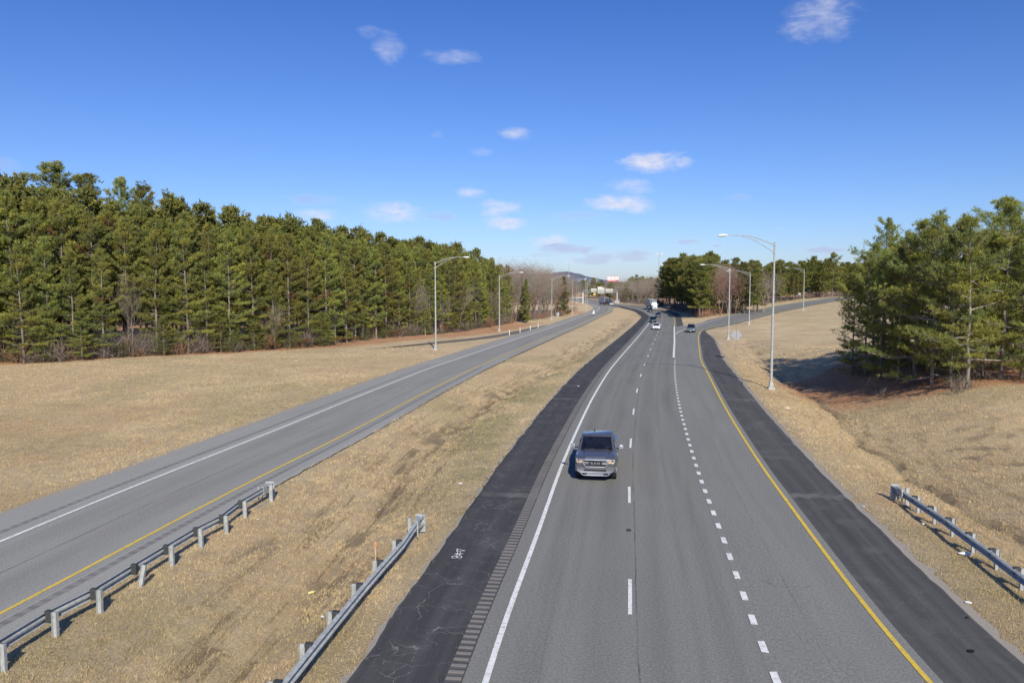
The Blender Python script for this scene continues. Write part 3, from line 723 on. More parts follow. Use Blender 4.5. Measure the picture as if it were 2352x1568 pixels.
sky_l = ([-300,0,100,200,300,400,450,500,600,650,700,800,850,900,1000,1050,1150,1200,1300],[390,432,450,458,460,472,485,497,505,513,520,536,548,552,562,574,590,604,640])
def topH(x, y, sk, lo=6, hi=40):
    px = CX+x/y*F; z = CH+(648-np.interp(px, *sk))/F*y
    return float(np.clip(z-gz(x, y), lo, hi))
random.seed(5)
# rows of the left forest, seen from the road side
LATE = []
for row in range(5):
    off = -1.2-row*3.1; s_ = 8+random.random()*3
    while s_ < TL.s[-1]-1:
        p = TL.at([s_], off+random.uniform(-.8, .8))[0]
        H = min(topH(p[0], p[1], sky_l), 25)*(random.uniform(.88, 1.02) if row else random.uniform(.68, 1.0))
        far_ = TL.s[-1]-s_
        if row == 0: key = f'edge{random.randrange(6)}'
        elif row == 1: key = random.choice(['edge3', 'edge5', 'mid0', 'mid1', 'edge1'])
        else: key = f'mid{random.randrange(4)}'
        if row == 0 and 70 < s_ < 75: s_ += 2.0; continue          # a gap with bare brush
        if row > 2: LATE.append((p[0], p[1], H)); s_ += 4.2+random.random()*1.2; continue
        tree(key, p[0], p[1], H, 'pine_tree', 'tall green pine standing in the dense forest left of the road', 'pine tree', 'pines of the forest left of the road', 1.0)
        s_ += 2.75+random.random()*1.4
for (px, top, Y, w, lab) in [(128,368,128,1.25,'tallest broad crowned pine rising above the forest skyline at the far left'),(62,396,124,.8,'pine crown leaning out left of the tallest one on the skyline'),(208,396,132,1.0,'rounded pine crown on the skyline just right of the tallest one'),
        (283,404,134,.8,'narrow pine crown standing free on the skyline, third right of the tallest'),(335,418,138,1.0,'broad pine crown at the end of the high clump on the left skyline'),(395,436,140,.85,'lowest pine of the high clump on the left skyline'),(490,474,140,.6,'small pine top poking over the forest right of the high clump'),(733,500,155,.8,'lone pine top above the forest beside leafless crowns'),(10,412,120,.9,'dark pine crown cut by the left edge of the picture on the skyline')]:
    x = W(px, Y); z = CH+(648-top)/F*Y
    tree(f'tall{random.randrange(4)}', x, Y, z-gz(x, Y), 'pine_tree', lab, 'pine tree', None, w)
for (px, top, Y) in [(520,478,150),(545,486,150),(580,492,152),(612,500,155),(700,508,165),(768,505,165),(790,512,168),(950,545,190),(1000,552,200),(1040,560,215),(1085,575,220),(300,400,150)]:
    x = W(px, Y); z = CH+(648-top)/F*Y
    tree(f'bare{random.randrange(4)}', x, Y, z-gz(x, Y), 'bare_tree', 'leafless grey crown showing over the pines of the left forest', 'tree', 'leafless crowns above the left forest', .8)
for k in range(24):
    p = TL.at([random.uniform(10, TL.s[-1]-2)], random.uniform(-1.2, .5))[0]
    tree(f'edge{random.choice([0, 2, 4])}', p[0], p[1], random.uniform(2.6, 7.5), 'pine_tree', 'young low pine at the foot of the left forest edge', 'pine tree', 'young pines at the left forest edge', 1.5)
for k in range(13):
    p = TL.at([random.uniform(12, TL.s[-1]-2)], random.uniform(-.8, .6))[0]
    tree(f'bare{random.randrange(4)}', p[0], p[1], random.uniform(7, 14), 'bare_tree', 'thin leafless tree among the front pines of the left forest', 'tree', 'leafless trees along the left forest edge', .6)
# bare trees after the pines, left of the road
sk2 = ([1150,1190,1215,1250,1290,1325,1360],[590,588,598,606,616,632,640])
b2 = Line([(0,213),(5,228),(11,246),(17,268),(21,290),(26,322)], 1)
for row in range(4):
    s_ = 2
    while s_ < b2.s[-1]:
        p = b2.at([s_], -2.-row*4.2+random.uniform(-1, 1))[0]; H = topH(p[0], p[1], sk2, 8)*random.uniform(.85, 1.03)
        key = random.choice(['bare0', 'bare1', 'bare2', 'bare3', 'bare2', 'red0'])
        tree(key, p[0], p[1], H, 'bare_tree', 'leafless grey tree in the woods beyond the left pine forest', 'tree', 'leafless woods left of the far bend', .85); s_ += 4.3+random.random()*2
x, y = G(1301, 725); tree('cedar0', x-1, y, 14.2, 'evergreen_tree', 'dark narrow evergreen between leafless woods and the fourth lamp on the left', 'tree', None, 1.0)
x, y = G(1226, 742); tree('cedar1', x-2, y+2, 12.5, 'evergreen_tree', 'slim dark evergreen in front of the leafless woods just after the pine forest', 'tree', None, .8)
x, y = G(1212, 740); tree('cedar0', x-1.5, y+1, 10.5, 'evergreen_tree', 'bushy evergreen at the very end of the left pine forest', 'tree', None, .9)
# the grove on the right
sk3 = ([1880,1915,1945,1965,2000,2040,2075,2130,2170,2230,2270,2320,2352,2500],[650,592,560,530,527,508,480,470,492,484,467,478,492,480])
grove = [(1958,862),(1988,864),(2022,872),(2062,876),(2100,882),(2140,884),(2183,889),(2220,892),(2262,870),(2300,872),(2345,868),(2395,880),(2450,872),
         (2005,845),(2045,848),(2085,850),(2130,850),(2175,852),(2235,850),(2280,848),(2330,850),(2380,850),(2030,828),(2080,828),(2140,828),(2200,828),(2260,828),(2320,828),(2390,830)]
for k, (px, py) in enumerate(grove):
    x, y = Gf(px, py); H = topH(x, y, sk3)*random.uniform(.80, 1.10)
    lab = 'pine in the grove right of the exit ramp behind the tall lamp'; grp = 'pines of the grove on the right'
    if k == 6: lab, grp = 'front pine of the right grove with a pale straight trunk, left of a thicker one', None
    if k == 7: lab, grp = 'front pine of the right grove with the thickest bare trunk at the grass edge', None
    if k == 0: lab, grp = 'leftmost pine of the right grove reaching low branches over the shaded grass', None
    if k == 0: H = 10.5
    if k == 1: H = 13.5
    key = f'near{[0,2,4,1,3][k % 5]}' if k not in (6, 7, 8) else 'near3'
    tree(key, x, y, H, 'pine_tree', lab, 'pine tree', grp, .95)
# wedge between highway and ramp
LATE2 = []
wb = Line([G(*p) for p in [(1492,702.5),(1512,706),(1540,713),(1575,722),(1612,730),(1655,722),(1700,713)]]+[(93,285),(110,300),(128,316),(150,338),(178,362),(205,384)], 2)
sk4 = ([1470,1490,1500,1530,1560,1600,1640,1665,1690,1720,1760,1775,1800,1830,1860,1890,1930,1990],[655,640,612,590,586,594,584,590,588,600,602,606,600,606,598,600,608,606])
for row in range(5):
    s_ = 1
    while s_ < wb.s[-1]-2:
        p = wb.at([s_], -2.5-row*4.6+random.uniform(-1.2, 1.2))[0]; px = CX+p[0]/p[1]*F
        if M.off(p[:1], p[1:])[0][0] < 13: s_ += 3; continue
        H = topH(p[0], p[1], sk4, 8, 26)*random.uniform(.84, 1.0)
        if (row >= 3 and not 1636 < px < 1778) or (row >= 2 and px > 1880): LATE2.append((p[0], p[1], H)); s_ += 4.4+random.random()*2; continue
        if px < 1636: key, lab, cat, grp, nm = f'far{random.randrange(4)}', 'dark green pine in the wedge of woods between highway and ramp', 'pine tree', 'dark pines between highway and ramp', 'pine_tree'
        elif px < 1778:
            if row >= 3 and random.random() < .45: key, lab, cat, grp, nm = f'far{random.randrange(4)}', 'pine crown rising behind the leafless trees above the ramp', 'pine tree', 'pines behind the leafless trees of the wedge', 'pine_tree'
            else: key, lab, cat, grp, nm = random.choice(['bare0', 'bare1', 'bare3', 'red0', 'red1', 'bare2']), 'leafless brown tree in the woods above the ramp', 'tree', 'leafless trees above the ramp', 'bare_tree'; H *= .95
        else: key, lab, cat, grp, nm = f'far{random.randrange(4)}', 'pine in the wood behind the rising ramp', 'pine tree', 'pines behind the rising ramp', 'pine_tree'
        tree(key, p[0], p[1], H, nm, lab, cat, grp, 1.05 if nm == 'pine_tree' else .9); s_ += 4.4+random.random()*2
# leafless trees beyond the highway bend
fb = Line([(65,350),(67,400),(68,450),(70,520)], 1); sk5 = ([1380,1400,1430,1460,1490,1520],[650,644,636,634,626,626])
for row in range(3):
    s_ = 2
    while s_ < fb.s[-1]:
        p = fb.at([s_], 4+row*7+random.uniform(-2, 2))[0]; H = topH(p[0], p[1], sk5, 9, 22)*random.uniform(.85, 1.02)
        tree(f'bare{random.randrange(4)}', p[0], p[1], H, 'bare_tree', 'leafless grey tree beyond the highway bend', 'tree', 'leafless trees beyond the bend', 1.1); s_ += 7+random.random()*4
for (px, top, Y, lab) in [(1375,650,560,'dark pine right behind the overhead sign gantry'),(1462,629,470,'round pine top among leafless trees left of the dark pine wedge'),(1352,657,600,'dark pine left behind the overhead sign gantry')]:
    x = W(px, Y); tree(f'far{random.randrange(4)}', x, Y, CH+(648-top)/F*Y-gz(x, Y), 'pine_tree', lab, 'pine tree', None, .8)
def mass(name, pts, protos, label, cat, matl):
    Vs = []; Cs = []
    for (x, y, z, H, k) in pts:
        (a, b_) = protos[k]; V = np.vstack([a[0], b_[0]]); C = np.vstack([a[2], b_[2]]); s_ = H/16.
        an = random.uniform(0, 6.28); c_, n_ = math.cos(an), math.sin(an)
        Vs.append(np.c_[(V[:, 0]*c_-V[:, 1]*n_)*s_*1.1+x, (V[:, 0]*n_+V[:, 1]*c_)*s_*1.1+y, V[:, 2]*s_+z]); Cs.append(C*random.uniform(.8, 1.2))
    V = np.vstack(Vs); o = link(name, npmesh(name, V, np.arange(len(V)).reshape(-1, 3), 3, matl, cols=np.vstack(Cs)))
    return tag(o, label, cat, kind='stuff')
pts = []
def okp(x, y):
    a = M.off(np.array([x]), np.array([y]))[0][0]; c_ = L.off(np.array([x]), np.array([y]))[0][0]; r_ = R.off(np.array([x]), np.array([y]))[0][0]
    return (a > 14 or a < -5) and (c_ < -9 or c_ > 9) and (abs(r_) > 11)
while len(pts) < 1150:
    y = random.uniform(430, 900); x = random.uniform(-.10, .34)*y
    if len(pts) < 450: y = random.uniform(490, 690); x = random.uniform(.07, .19)*y
    if not okp(x, y): continue
    if x > 60 or True:
        Hq = random.uniform(11, 15.5); Hq = min(Hq, random.uniform(10.5, 12.3)) if .11 < x/y < .155 and y < 700 else Hq
        pts.append((x, y, bz(x, y)-.2, Hq, 0 if False else (3+random.randrange(3) if random.random() < .8 else random.randrange(3))))
mass('distant_woods', pts, LODP+LODB, 'far grey and green woods filling the valley behind the gantry', 'woods', TWIG)
pts = [(a_, b_, gz(a_, b_), h_*.98, random.randrange(3)) for (a_, b_, h_) in LATE+LATE2]
while len(pts) < 360:
    y = random.uniform(60, 330); x = random.uniform(-110, 330)
    px = CX+x/y*F
    tl_ = TL.off(np.array([x]), np.array([y]))[0][0]
    if (tl_ < -17 and x < 0 and y < 300 and x > -y*.9) or (px > 1500 and y > 285 and y < 380 and okp(x, y) and px < 2600) or (x > 62 and y < 120 and px < 3000 and px > 2300 and y > 75):
        pts.append((x, y, bz(x, y)+(0 if x > 0 else 1.), random.uniform(13, 16), random.randrange(3)))
mass('background_pinewood', pts, LODP, 'dim depths of the pine woods behind the front rows', 'woods', NEEDLE)
# brush at the forest edges
def brush(name, spots, label, col=(.20,.15,.125)):
    T = Tri()
    rs = np.random.RandomState(33)
    for (x, y, r, h, n, cc) in spots:
        z = gz(x, y)
        p = np.c_[x+rs.randn(n)*r*.45, y+rs.randn(n)*r*.45, np.full(n, z-.05)+rs.rand(n)*h*.45]; d = rs.randn(n, 3)*.6+[0, 0, .9]; d /= np.linalg.norm(d, axis=1)[:, None]
        ln = (.35+.65*rs.rand(n, 1))*h*.7; s_ = np.cross(d, rs.randn(n, 3)); s_ /= np.linalg.norm(s_, axis=1)[:, None]; w = .035+.00012*y
        T.add(np.stack([p-s_*w/2, p+s_*w/2, p+d*ln], 1), np.array(cc)*(.6+.8*rs.rand(n, 1)))
    V, Fq, C = T.arrays(); o = link(name, npmesh(name, V, Fq, 3, TWIG, cols=C)); return tag(o, label, 'brush', kind='stuff')
sp_ = []
for k in range(300):
    s_ = random.uniform(5, TL.s[-1]); p = TL.at([s_], random.uniform(-5, .6))[0]
    sp_.append((p[0], p[1], 1.3, random.uniform(1.2, 4.6), 150, random.choice([(.20,.15,.12),(.17,.13,.11),(.10,.10,.05),(.24,.13,.08)])))
for k in range(26):
    p = TL.at([random.uniform(68, 79)], random.uniform(-5, -.5))[0]; sp_.append((p[0], p[1], 1.3, random.uniform(2.5, 5.5), 200, (.22,.18,.16)))
brush('forest_edge_brush', sp_, 'tangled bare brush under the edge of the left forest')
sp_ = []
for k in range(36):
    px, py = random.choice(grove); x, y = Gf(px, py); sp_.append((x+random.gauss(0, 2), y+random.gauss(0, 1.5), .9, random.uniform(.8, 2.2), 70, (.19,.16,.13)))
brush('grove_brush', sp_, 'thin bare saplings among the trunks of the right grove')
sp_ = []
for k in range(90):
    p = wb.at([random.uniform(0, wb.s[-1])], random.uniform(-5, -.3))[0]; px = CX+p[0]/p[1]*F
    sp_.append((p[0], p[1], 2.2, random.uniform(1.5, 4), 120, (.30,.16,.11) if 1600 < px < 1660 else random.choice([(.20,.15,.13),(.16,.12,.10)])))
for k in range(60):
    p = b2.at([random.uniform(0, b2.s[-1])], random.uniform(-5, .5))[0]; sp_.append((p[0], p[1], 2., random.uniform(1.5, 4), 120, random.choice([(.26,.15,.11),(.2,.16,.14)])))
for k in range(40):
    p = fb.at([random.uniform(0, fb.s[-1])], random.uniform(1, 8))[0]; sp_.append((p[0], p[1], 3., random.uniform(2, 5), 120, (.19,.16,.14)))
brush('far_wood_brush', sp_, 'brown brush at the foot of the far woods by the ramp and bends')
# fallen leaf bush and saplings in the ditch are part of the brush

# far wooded hills
hx = np.arange(-900, 2600, 9.); hy = np.arange(950, 2900, 22.)
HX, HY = np.meshgrid(hx, hy, indexing='ij')
def ridge(px): return np.interp(px, [900,1180,1290,1315,1345,1380,1410,1450,1500,1560,1700,2000,2600], [655,634,617,620,628,634,638.5,643,645,640,636,640,642])
PXs = CX+HX/HY*F
def hz_(Yr, wd, dy): return (CH+(648-ridge(PXs)-dy)/F*Yr)*np.exp(-((HY-Yr)/wd)**2)
HZ = np.maximum(hz_(1900, 300, 0), hz_(1250, 130, 9+6*vn(HX, HY, 130, 70, 2)))-6+6*vn(HX, HY, 45, 71, 3)+4.5*vn(HX, HY, 16, 72, 2)
nx_, ny_ = HX.shape; i = (np.arange(nx_-1)[:, None]*ny_+np.arange(ny_-1)).ravel()
hv = (vn(HX, HY, 60, 73, 3) > .06).astype(float)
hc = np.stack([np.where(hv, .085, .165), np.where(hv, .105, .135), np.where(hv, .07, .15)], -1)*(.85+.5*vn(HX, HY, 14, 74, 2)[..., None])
HC = hc*.85+np.array([.16, .20, .30])*.5  # bluish distance haze blended into the hill colours
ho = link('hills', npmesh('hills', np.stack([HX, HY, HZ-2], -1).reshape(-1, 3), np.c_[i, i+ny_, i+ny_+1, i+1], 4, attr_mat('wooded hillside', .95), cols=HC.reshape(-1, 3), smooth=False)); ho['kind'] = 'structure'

# ------------------------------------------------------------------ materials for built things
GALV = flat('galvanised steel', (.40,.415,.40), .65, .1, var=.25, scale=6, spec=.25); GALVD = flat('weathered steel', (.40,.42,.41), .6, .25, var=.25, scale=7)
LAMPW = flat('lamp housing', (.78,.80,.78), .35, 0); SIGNB = flat('sign back aluminium', (.50,.53,.55), .4, .6, var=.08); BLOCK = flat('dark blockout', (.055,.06,.06), .6)
CREAM = flat('pale sign back', (.62,.62,.52), .6, 0, var=.06); DARK = flat('dark steel', (.10,.10,.10), .6); TANPOST = flat('rusty tan post', (.33,.24,.18), .8)
WPL = flat('white plastic', (.75,.75,.72), .5, 0, var=.05); RUSTY = flat('rusty patch', (.42,.33,.26), .8)
# ------------------------------------------------------------------ street lamps
def arm_pts():
    up = [(0,0,-.22),(.8,0,.12),(1.6,0,.42),(2.4,0,.62),(3.2,0,.70),(4.0,0,.72),(4.55,0,.71)]
    lo = [(0,0,-.92),(.8,0,-.42),(1.5,0,0.03),(2.3,0,.38),(3.15,0,.60)]
    return up, lo
def make_lamp():
    H = 13.7
    e = empty('street_lamp', (0, 0, 0))
    MB().box((0, 0, .05), (.62, .62, .5)).build('concrete_foot', CONC, e, bevel=.03)
    MB().loft([[(a*.2, b_*.2, .3) for a, b_ in ((-1,-1),(1,-1),(1,1),(-1,1))], [(a*.16, b_*.16, .78) for a, b_ in ((-1,-1),(1,-1),(1,1),(-1,1))]]).build('base_box', GALV, e, bevel=.02)
    MB().tube([(0, 0, .75), (0, 0, 5), (0, 0, 9), (0, 0, H)], [.145, .125, .105, .08], 14).build('pole', GALV, e, smooth=40)
    MB().tube([(0, 0, H), (0, 0, H+.07)], [.09, .05], 10).build('pole_cap', GALV, e)
    up, lo = arm_pts(); a = MB()
    a.tube([(x, y, z+H) for x, y, z in up], [.055, .05, .045, .042, .038, .036, .036], 8); a.tube([(x, y, z+H) for x, y, z in lo], [.045, .04, .036, .034, .03], 8)
    a.tube([(1.7, 0, H+.44), (1.7, 0, H+.12)], .02, 6); a.box((0, 0, H-.22), (.22, .22, .16)); a.box((0, 0, H-.92), (.22, .22, .16))
    a.build('arm', GALV, e, smooth=50)
    secs = []
    for x, w, zt, zb in [(4.45,.05,.74,.68),(4.6,.12,.80,.64),(4.9,.19,.84,.60),(5.2,.18,.82,.58),(5.42,.11,.76,.60),(5.48,.03,.70,.66)]:
        c_ = (zt+zb)/2; h = (zt-zb)/2; secs.append([(x, w*math.cos(k*PI/5), H+c_+h*math.sin(k*PI/5)) for k in range(10)])
    hd = MB().loft(secs).build('lamp_head', LAMPW, e, smooth=60)
    MB().tube([(4.98, 0, H+.605), (4.98, 0, H+.56)], [.15, .11], 14).build('lens', flat('lamp glass', (.55,.58,.58), .2), hd)
    return e
lamp0 = make_lamp(); first = [True]
def lamp(x, y, top, ang, label):
    z = gz(x, y); H = CH+(648-top)/F*y-z
    e = lamp0 if first[0] else copy_tree(lamp0); first[0] = False
    e.location = (x, y, z-.03); e.scale = (1, 1, H/13.77); e.rotation_euler = (0, 0, ang); tag(e, label, 'street lamp', 'street lamps along the roads'); return e
lamps = [((1771,887.5),556,PI-.10,'tallest looking street lamp, on the right verge, its arm reaching left over the exit lane'),((1673,779),615.3,PI-.15,'street lamp right of the exit ramp just behind the diamond sign'),
 ((1720.5,745),626.5,PI-.25,'middle street lamp beside the ramp, its pole against leafless trees'),((1845,713),618.9,PI-.5,'farthest right street lamp beside the rising ramp, left of the pine grove'),
 ((1001,803),600.5,-.18,'nearest street lamp left of the left road with its arm reaching right'),((1147,761),631.6,-.22,'second street lamp on the left, standing by the row of white marker posts'),
 ((1267.3,735),638.5,-.2,'street lamp on the left in front of leafless woods, next to the small sign back'),((1314.9,719.8),643,-.15,'street lamp at the dark evergreen where the left road bends'),]
for (bp, top, an, lab) in lamps:
    x, y = G(*bp); lamp(x, y, top, an, lab)
for (px, Y, top, lab) in [(1345.2,352,645,'front one of two overlapping lamps on the grassy mound in the bend'),(1348.6,425,648.5,'rear one of two overlapping lamps on the grassy mound in the bend'),(1324.6,470,645,'distant lamp left of the gantry leg with a low arm'),(1327.6,560,643.5,'most distant lamp, seen just right of another near the bridge')]:
    lamp(W(px, Y), Y, top, -.1, lab)
def mast(px, Y, top, lab):
    x = W(px, Y); z = gz(x, Y); zt = CH+(648-top)/F*Y
    e = empty('high_mast_light', (x, Y, z), 0, lab, 'light mast', 'high mast lights far away')
    MB().tube([(0, 0, 0), (0, 0, zt-z)], [.35, .16], 8).build('mast', GALV, e)
    r = MB(); 
    for k in range(6):
        a = k*PI/3; r.tube([(0, 0, zt-z-.2), (1.6*math.cos(a), 1.6*math.sin(a), zt-z-.1)], .08, 5)
    r.build('ring', GALV, e)
    for k in range(6):
        a = k*PI/3; MB().cyl((1.9*math.cos(a), 1.9*math.sin(a), zt-z-.3), .42, .6, 'Z', 8).build('floodlight', LAMPW, e)
mast(1512, 545, 583, 'high light mast standing over the dark pine wedge'); mast(1306.3, 760, 603, 'high light mast above the leafless woods on the left'); mast(1279, 900, 620.5, 'faintest light mast low over the leafless woods')

# ------------------------------------------------------------------ guardrails
WP = [(-.01,.745),(.03,.742),(.088,.705),(.088,.672),(-.01,.612),(-.01,.563),(.088,.503),(.088,.47),(.03,.433),(-.01,.43)]
def guardrail(posts, side, endp, back, label, bent=None, endlab=None):
    posts = [Vector((p[0], p[1])) for p in posts]
    d0_ = (posts[0]-posts[1]).normalized(); p = posts[0].copy(); pre = []
    for k in range(back): p = p+d0_*1.905; pre.append(p.copy())
    posts = pre[::-1]+posts
    root = empty('guardrail', (posts[-1].x, posts[-1].y, 0), 0, label, 'guardrail', 'guardrails beside the roads')
    O = Vector((posts[-1].x, posts[-1].y, 0)); zs = [gz(q.x, q.y) for q in posts]; rail = []
    for k, q in enumerate(posts):
        d = (posts[min(k+1, len(posts)-1)]-posts[max(k-1, 0)]).normalized(); n = Vector((d.y, -d.x))*side
        an = math.atan2(n.y, n.x); z = zs[k]
        b_ = k == bent
        R3 = Matrix.Rotation(an, 3, 'Z') @ (Matrix.Rotation(-.16, 3, 'Y') if b_ else Matrix.Identity(3)) @ (Matrix.Rotation(.10, 3, 'X') if b_ else Matrix.Identity(3))
        B = MB(); c_ = Vector((q.x, q.y, z))-O
        for cx, dx, dy in ((0, .15, .012), (-.075, .014, .105), (.075, .014, .105)):
            B.box(c_+R3 @ Vector((cx, 0, .26)), (dx, dy, 1.0), M=R3)
        B.build('post', GALV, root)
        bo = MB(); cb_ = c_+Vector((n.x, n.y, 0))*.185
        R2 = Matrix.Rotation(an, 3, 'Z')
        for j in range(4): bo.box(cb_+Vector((0, 0, .43+.05+j*.09)), (.2, .15 if j % 2 else .11, .088), M=R2)
        bo.build('blockout', BLOCK if side < 0 or True else GALV, root)
        rail.append((Vector((q.x, q.y, z))-O+Vector((n.x, n.y, 0))*.285, n))
    e = Vector((endp[0], endp[1], 0)); ez = gz(e.x, e.y); ln = Vector((e.x, e.y, ez))-O
    dl = (Vector((ln.x, ln.y))-Vector((rail[-1][0].x, rail[-1][0].y))).normalized()
    zavg = np.convolve([r_[0].z for r_ in rail], [1/3]*3, 'same') if len(rail) > 3 else None
    path = [(r_[0], r_[1]) for r_ in rail]+[(ln, rail[-1][1])]
    secs = []
    for (c_, n) in path:
        outer = [c_+Vector((n.x*a, n.y*a, zz)) for a, zz in WP]; inner = [c_+Vector((n.x*(a-.014), n.y*(a-.014), zz)) for a, zz in WP[::-1]]
        secs.append(outer+inner)
    rl = MB().loft(secs).build('rail', GALV, root)
    sp = MB()
    for k in range(1, len(rail), 2):       # lapped splices with bolts
        c_, n = rail[k]; d_ = Vector((n.y, -n.x, 0))
        for dd in (-.15, .15):
            for zz in (.69, .49): sp.cyl(c_+d_*dd+Vector((n.x*.088, n.y*.088, zz)), .018, .02, 'X', 6)
    
    # end terminal: impact plate, tapered housing, gussets, strut
    n = rail[-1][1]; d3 = Vector((dl.x, dl.y, 0)); n3 = Vector((n.x, n.y, 0)); hp = ln+d3*.05
    head = empty('end_terminal', (0, 0, 0)); head.parent = root
    A = lambda a, b_, c_: hp+d3*a+n3*b_+Vector((0, 0, c_))
    w = .21
    MB().loft([[A(0, -w+.04, .08), A(0, w+.04, .08), A(0, w+.04, .82), A(0, -w+.04, .82)], [A(.05, -w+.04, .08), A(.05, w+.04, .08), A(.05, w+.04, .82), A(.05, -w+.04, .82)]]).build('impact_plate', GALV, head, bevel=.008)
    hb = MB()
    for zz0, zz1 in ((.76, .70), (.44, .40)):
        hb.loft([[A(-.5, -.06, zz1-.012), A(-.5, .12, zz1-.012), A(-.5, .12, zz1), A(-.5, -.06, zz1)], [A(0, -w+.05, zz0-.012), A(0, w+.03, zz0-.012), A(0, w+.03, zz0), A(0, -w+.05, zz0)]])
    hb.loft([[A(-.75, -.03, .42), A(-.75, .10, .42), A(-.75, .10, .76), A(-.75, -.03, .76)], [A(-.2, -.03, .42), A(-.2, .10, .42), A(-.2, .10, .76), A(-.2, -.03, .76)]])
    hb.box(A(-.02, .03, .42), (.05, .05, .66), rz=math.atan2(d3.y, d3.x))
    hb.build('extruder_housing', GALVD, head)
    hs = MB(); hs.box(A(-.95, .14, .52), (.04, .05, .66), rz=math.atan2(d3.y, d3.x)); hs.tube([A(-.35, -.1, .03), A(-1.9, -.1, .03)], .03, 6); hs.tube([A(-.4, .06, .3), A(-1.6, .08, .55)], .015, 6)
    hs.build('cable_strut', GALVD, head)
    ep = MB(); c_ = A(-.55, -.27, 0)
    ep.box(c_+Vector((0, 0, .38)), (.15, .11, .86), rz=math.atan2(n.y, n.x)); ep.build('end_post', GALV, head)
    return root
pA = [G(*p) for p in [(8,1537),(128,1458.4),(230,1404),(322,1343),(395,1296.5),(461.6,1254),(520,1222.8),(563,1187)]]
gA = guardrail(pA, -1, (-11.55, 36.1), 6, 'guardrail along the left road, seen from behind with its posts towards the camera', bent=9)
pB = [(-5.62,19.93),(-5.35,21.9),(-5.07,24),(-4.75,26),(-4.40,28.07)]
gB = guardrail(pB, 1, (-3.82, 31.0), 6, 'pale guardrail in the median beside the black shoulder, ending at a square plate')
pC = [G(*p) for p in [(2347.8,1344.6),(2290,1299.8),(2236,1261),(2189,1224),(2147.5,1194),(2110.6,1165)]]
gC = guardrail(pC, -1, G(2058, 1142), 6, 'dark shaded guardrail on the right verge running out of the picture')

# ------------------------------------------------------------------ signs
def post_sign(name, px, py, cz, size, shape, label, Y=None, face=SIGNB, cat='road sign', post=TANPOST, rz=0, two=False):
    x, y = G(px, py) if Y is None else (W(px, Y), Y); z = gz(x, y)
    e = empty(name, (x, y, z), rz, label, cat)
    h = cz-z
    q = MB(); q.box((0, -.02, (h+size*.55)/2-.1), (.06, .045, h+size*.55+.2)); q.build('post', post, e)
    if shape == 'diamond':
        s_ = size/2**.5/2; M_ = Matrix.Rotation(PI/4, 3, 'Y'); pn = MB().box((0, .02, h), (2*s_, .012, 2*s_), M=M_).build('panel', face, e, bevel=.004)
    else:
        pn = MB().box((0, .02, h), (shape[0], .012, shape[1])).build('panel', face, e, bevel=.004)
    if two: MB().box((0, .02, h-.68), (.42, .012, .42)).build('lower_panel', face, e)
    MB().box((0, -.005, h+size*.2), (.5, .02, .05)).box((0, -.005, h-size*.2), (.5, .02, .05)).build('stiffener', GALVD, e)
    return e
x, y = G(1690, 826); post_sign('warning_sign', 1690, 826, CH-(769.5-648)/F*y, 1.68, 'diamond', 'grey back of a diamond sign on a tan post beside the exit ramp', rz=.0)
x, y = G(1836, 692.5); post_sign('warning_sign', 1836, 692.5, CH-(675-648)/F*y, 1.25, 'diamond', 'small far diamond sign seen from behind across the rising ramp', post=DARK)
x, y = G(1281.3, 736); post_sign('route_sign', 1281.3, 736, CH-(721-648)/F*y, .9, (.75, .9), 'small grey back of a two panel sign beside the lamp before the left bend', two=True)
Y = 440.; post_sign('guide_sign', 1416.8, 0, CH-(693.3-648)/F*Y, 1.6, (2.7, 1.65), 'light grey rectangular sign back right of the box truck', Y=Y)
# delineator posts
def delin(px, py, H, lab):
    x, y = G(px, py); e = empty('marker_post', (x, y, bz(x, y)), 0, lab, 'marker post', 'white marker posts by the old path')
    MB().tube([(0, 0, -.1), (0, 0, .05), (0, 0, H-.1), (0, 0, H)], [.10, .075, .075, .05], 8).build('tube', WPL, e, smooth=40); MB().cyl((0, 0, .02), .17, .04, 'Z', 12).build('base', DARK, e)
    MB().cyl((0, 0, H-.2), .079, .10, 'Z', 8).build('reflective_band', flat('reflective band', (.6,.6,.55), .3), e)
for k, (px, py, lab) in enumerate([(1170,771,'nearest of the four white marker posts beside the left road'),(1194.5,764.3,'second nearest white marker post beside the left road'),(1218,759.1,'third white marker post beside the left road'),(1235.9,753.5,'farthest of the four white marker posts beside the left road')]): delin(px, py, 1.2, lab)
# survey stake
e = empty('survey_stake', (-4.98, 27.4, gz(-4.98, 27.4)), 0, 'thin pale wooden stake with an orange top behind the median guardrail', 'stake')
MB().box((0, 0, .5), (.035, .02, 1.15)).build('lath', flat('pale wood', (.55,.42,.26), .8), e)
MB().box((0, 0, .94), (.07, .04, .24)).box((.02, 0, 1.0), (.12, .012, .08), M=Matrix.Rotation(.4, 3, 'Y')).build('flagging', flat('orange flagging', (.55,.25,.10), .7), e)
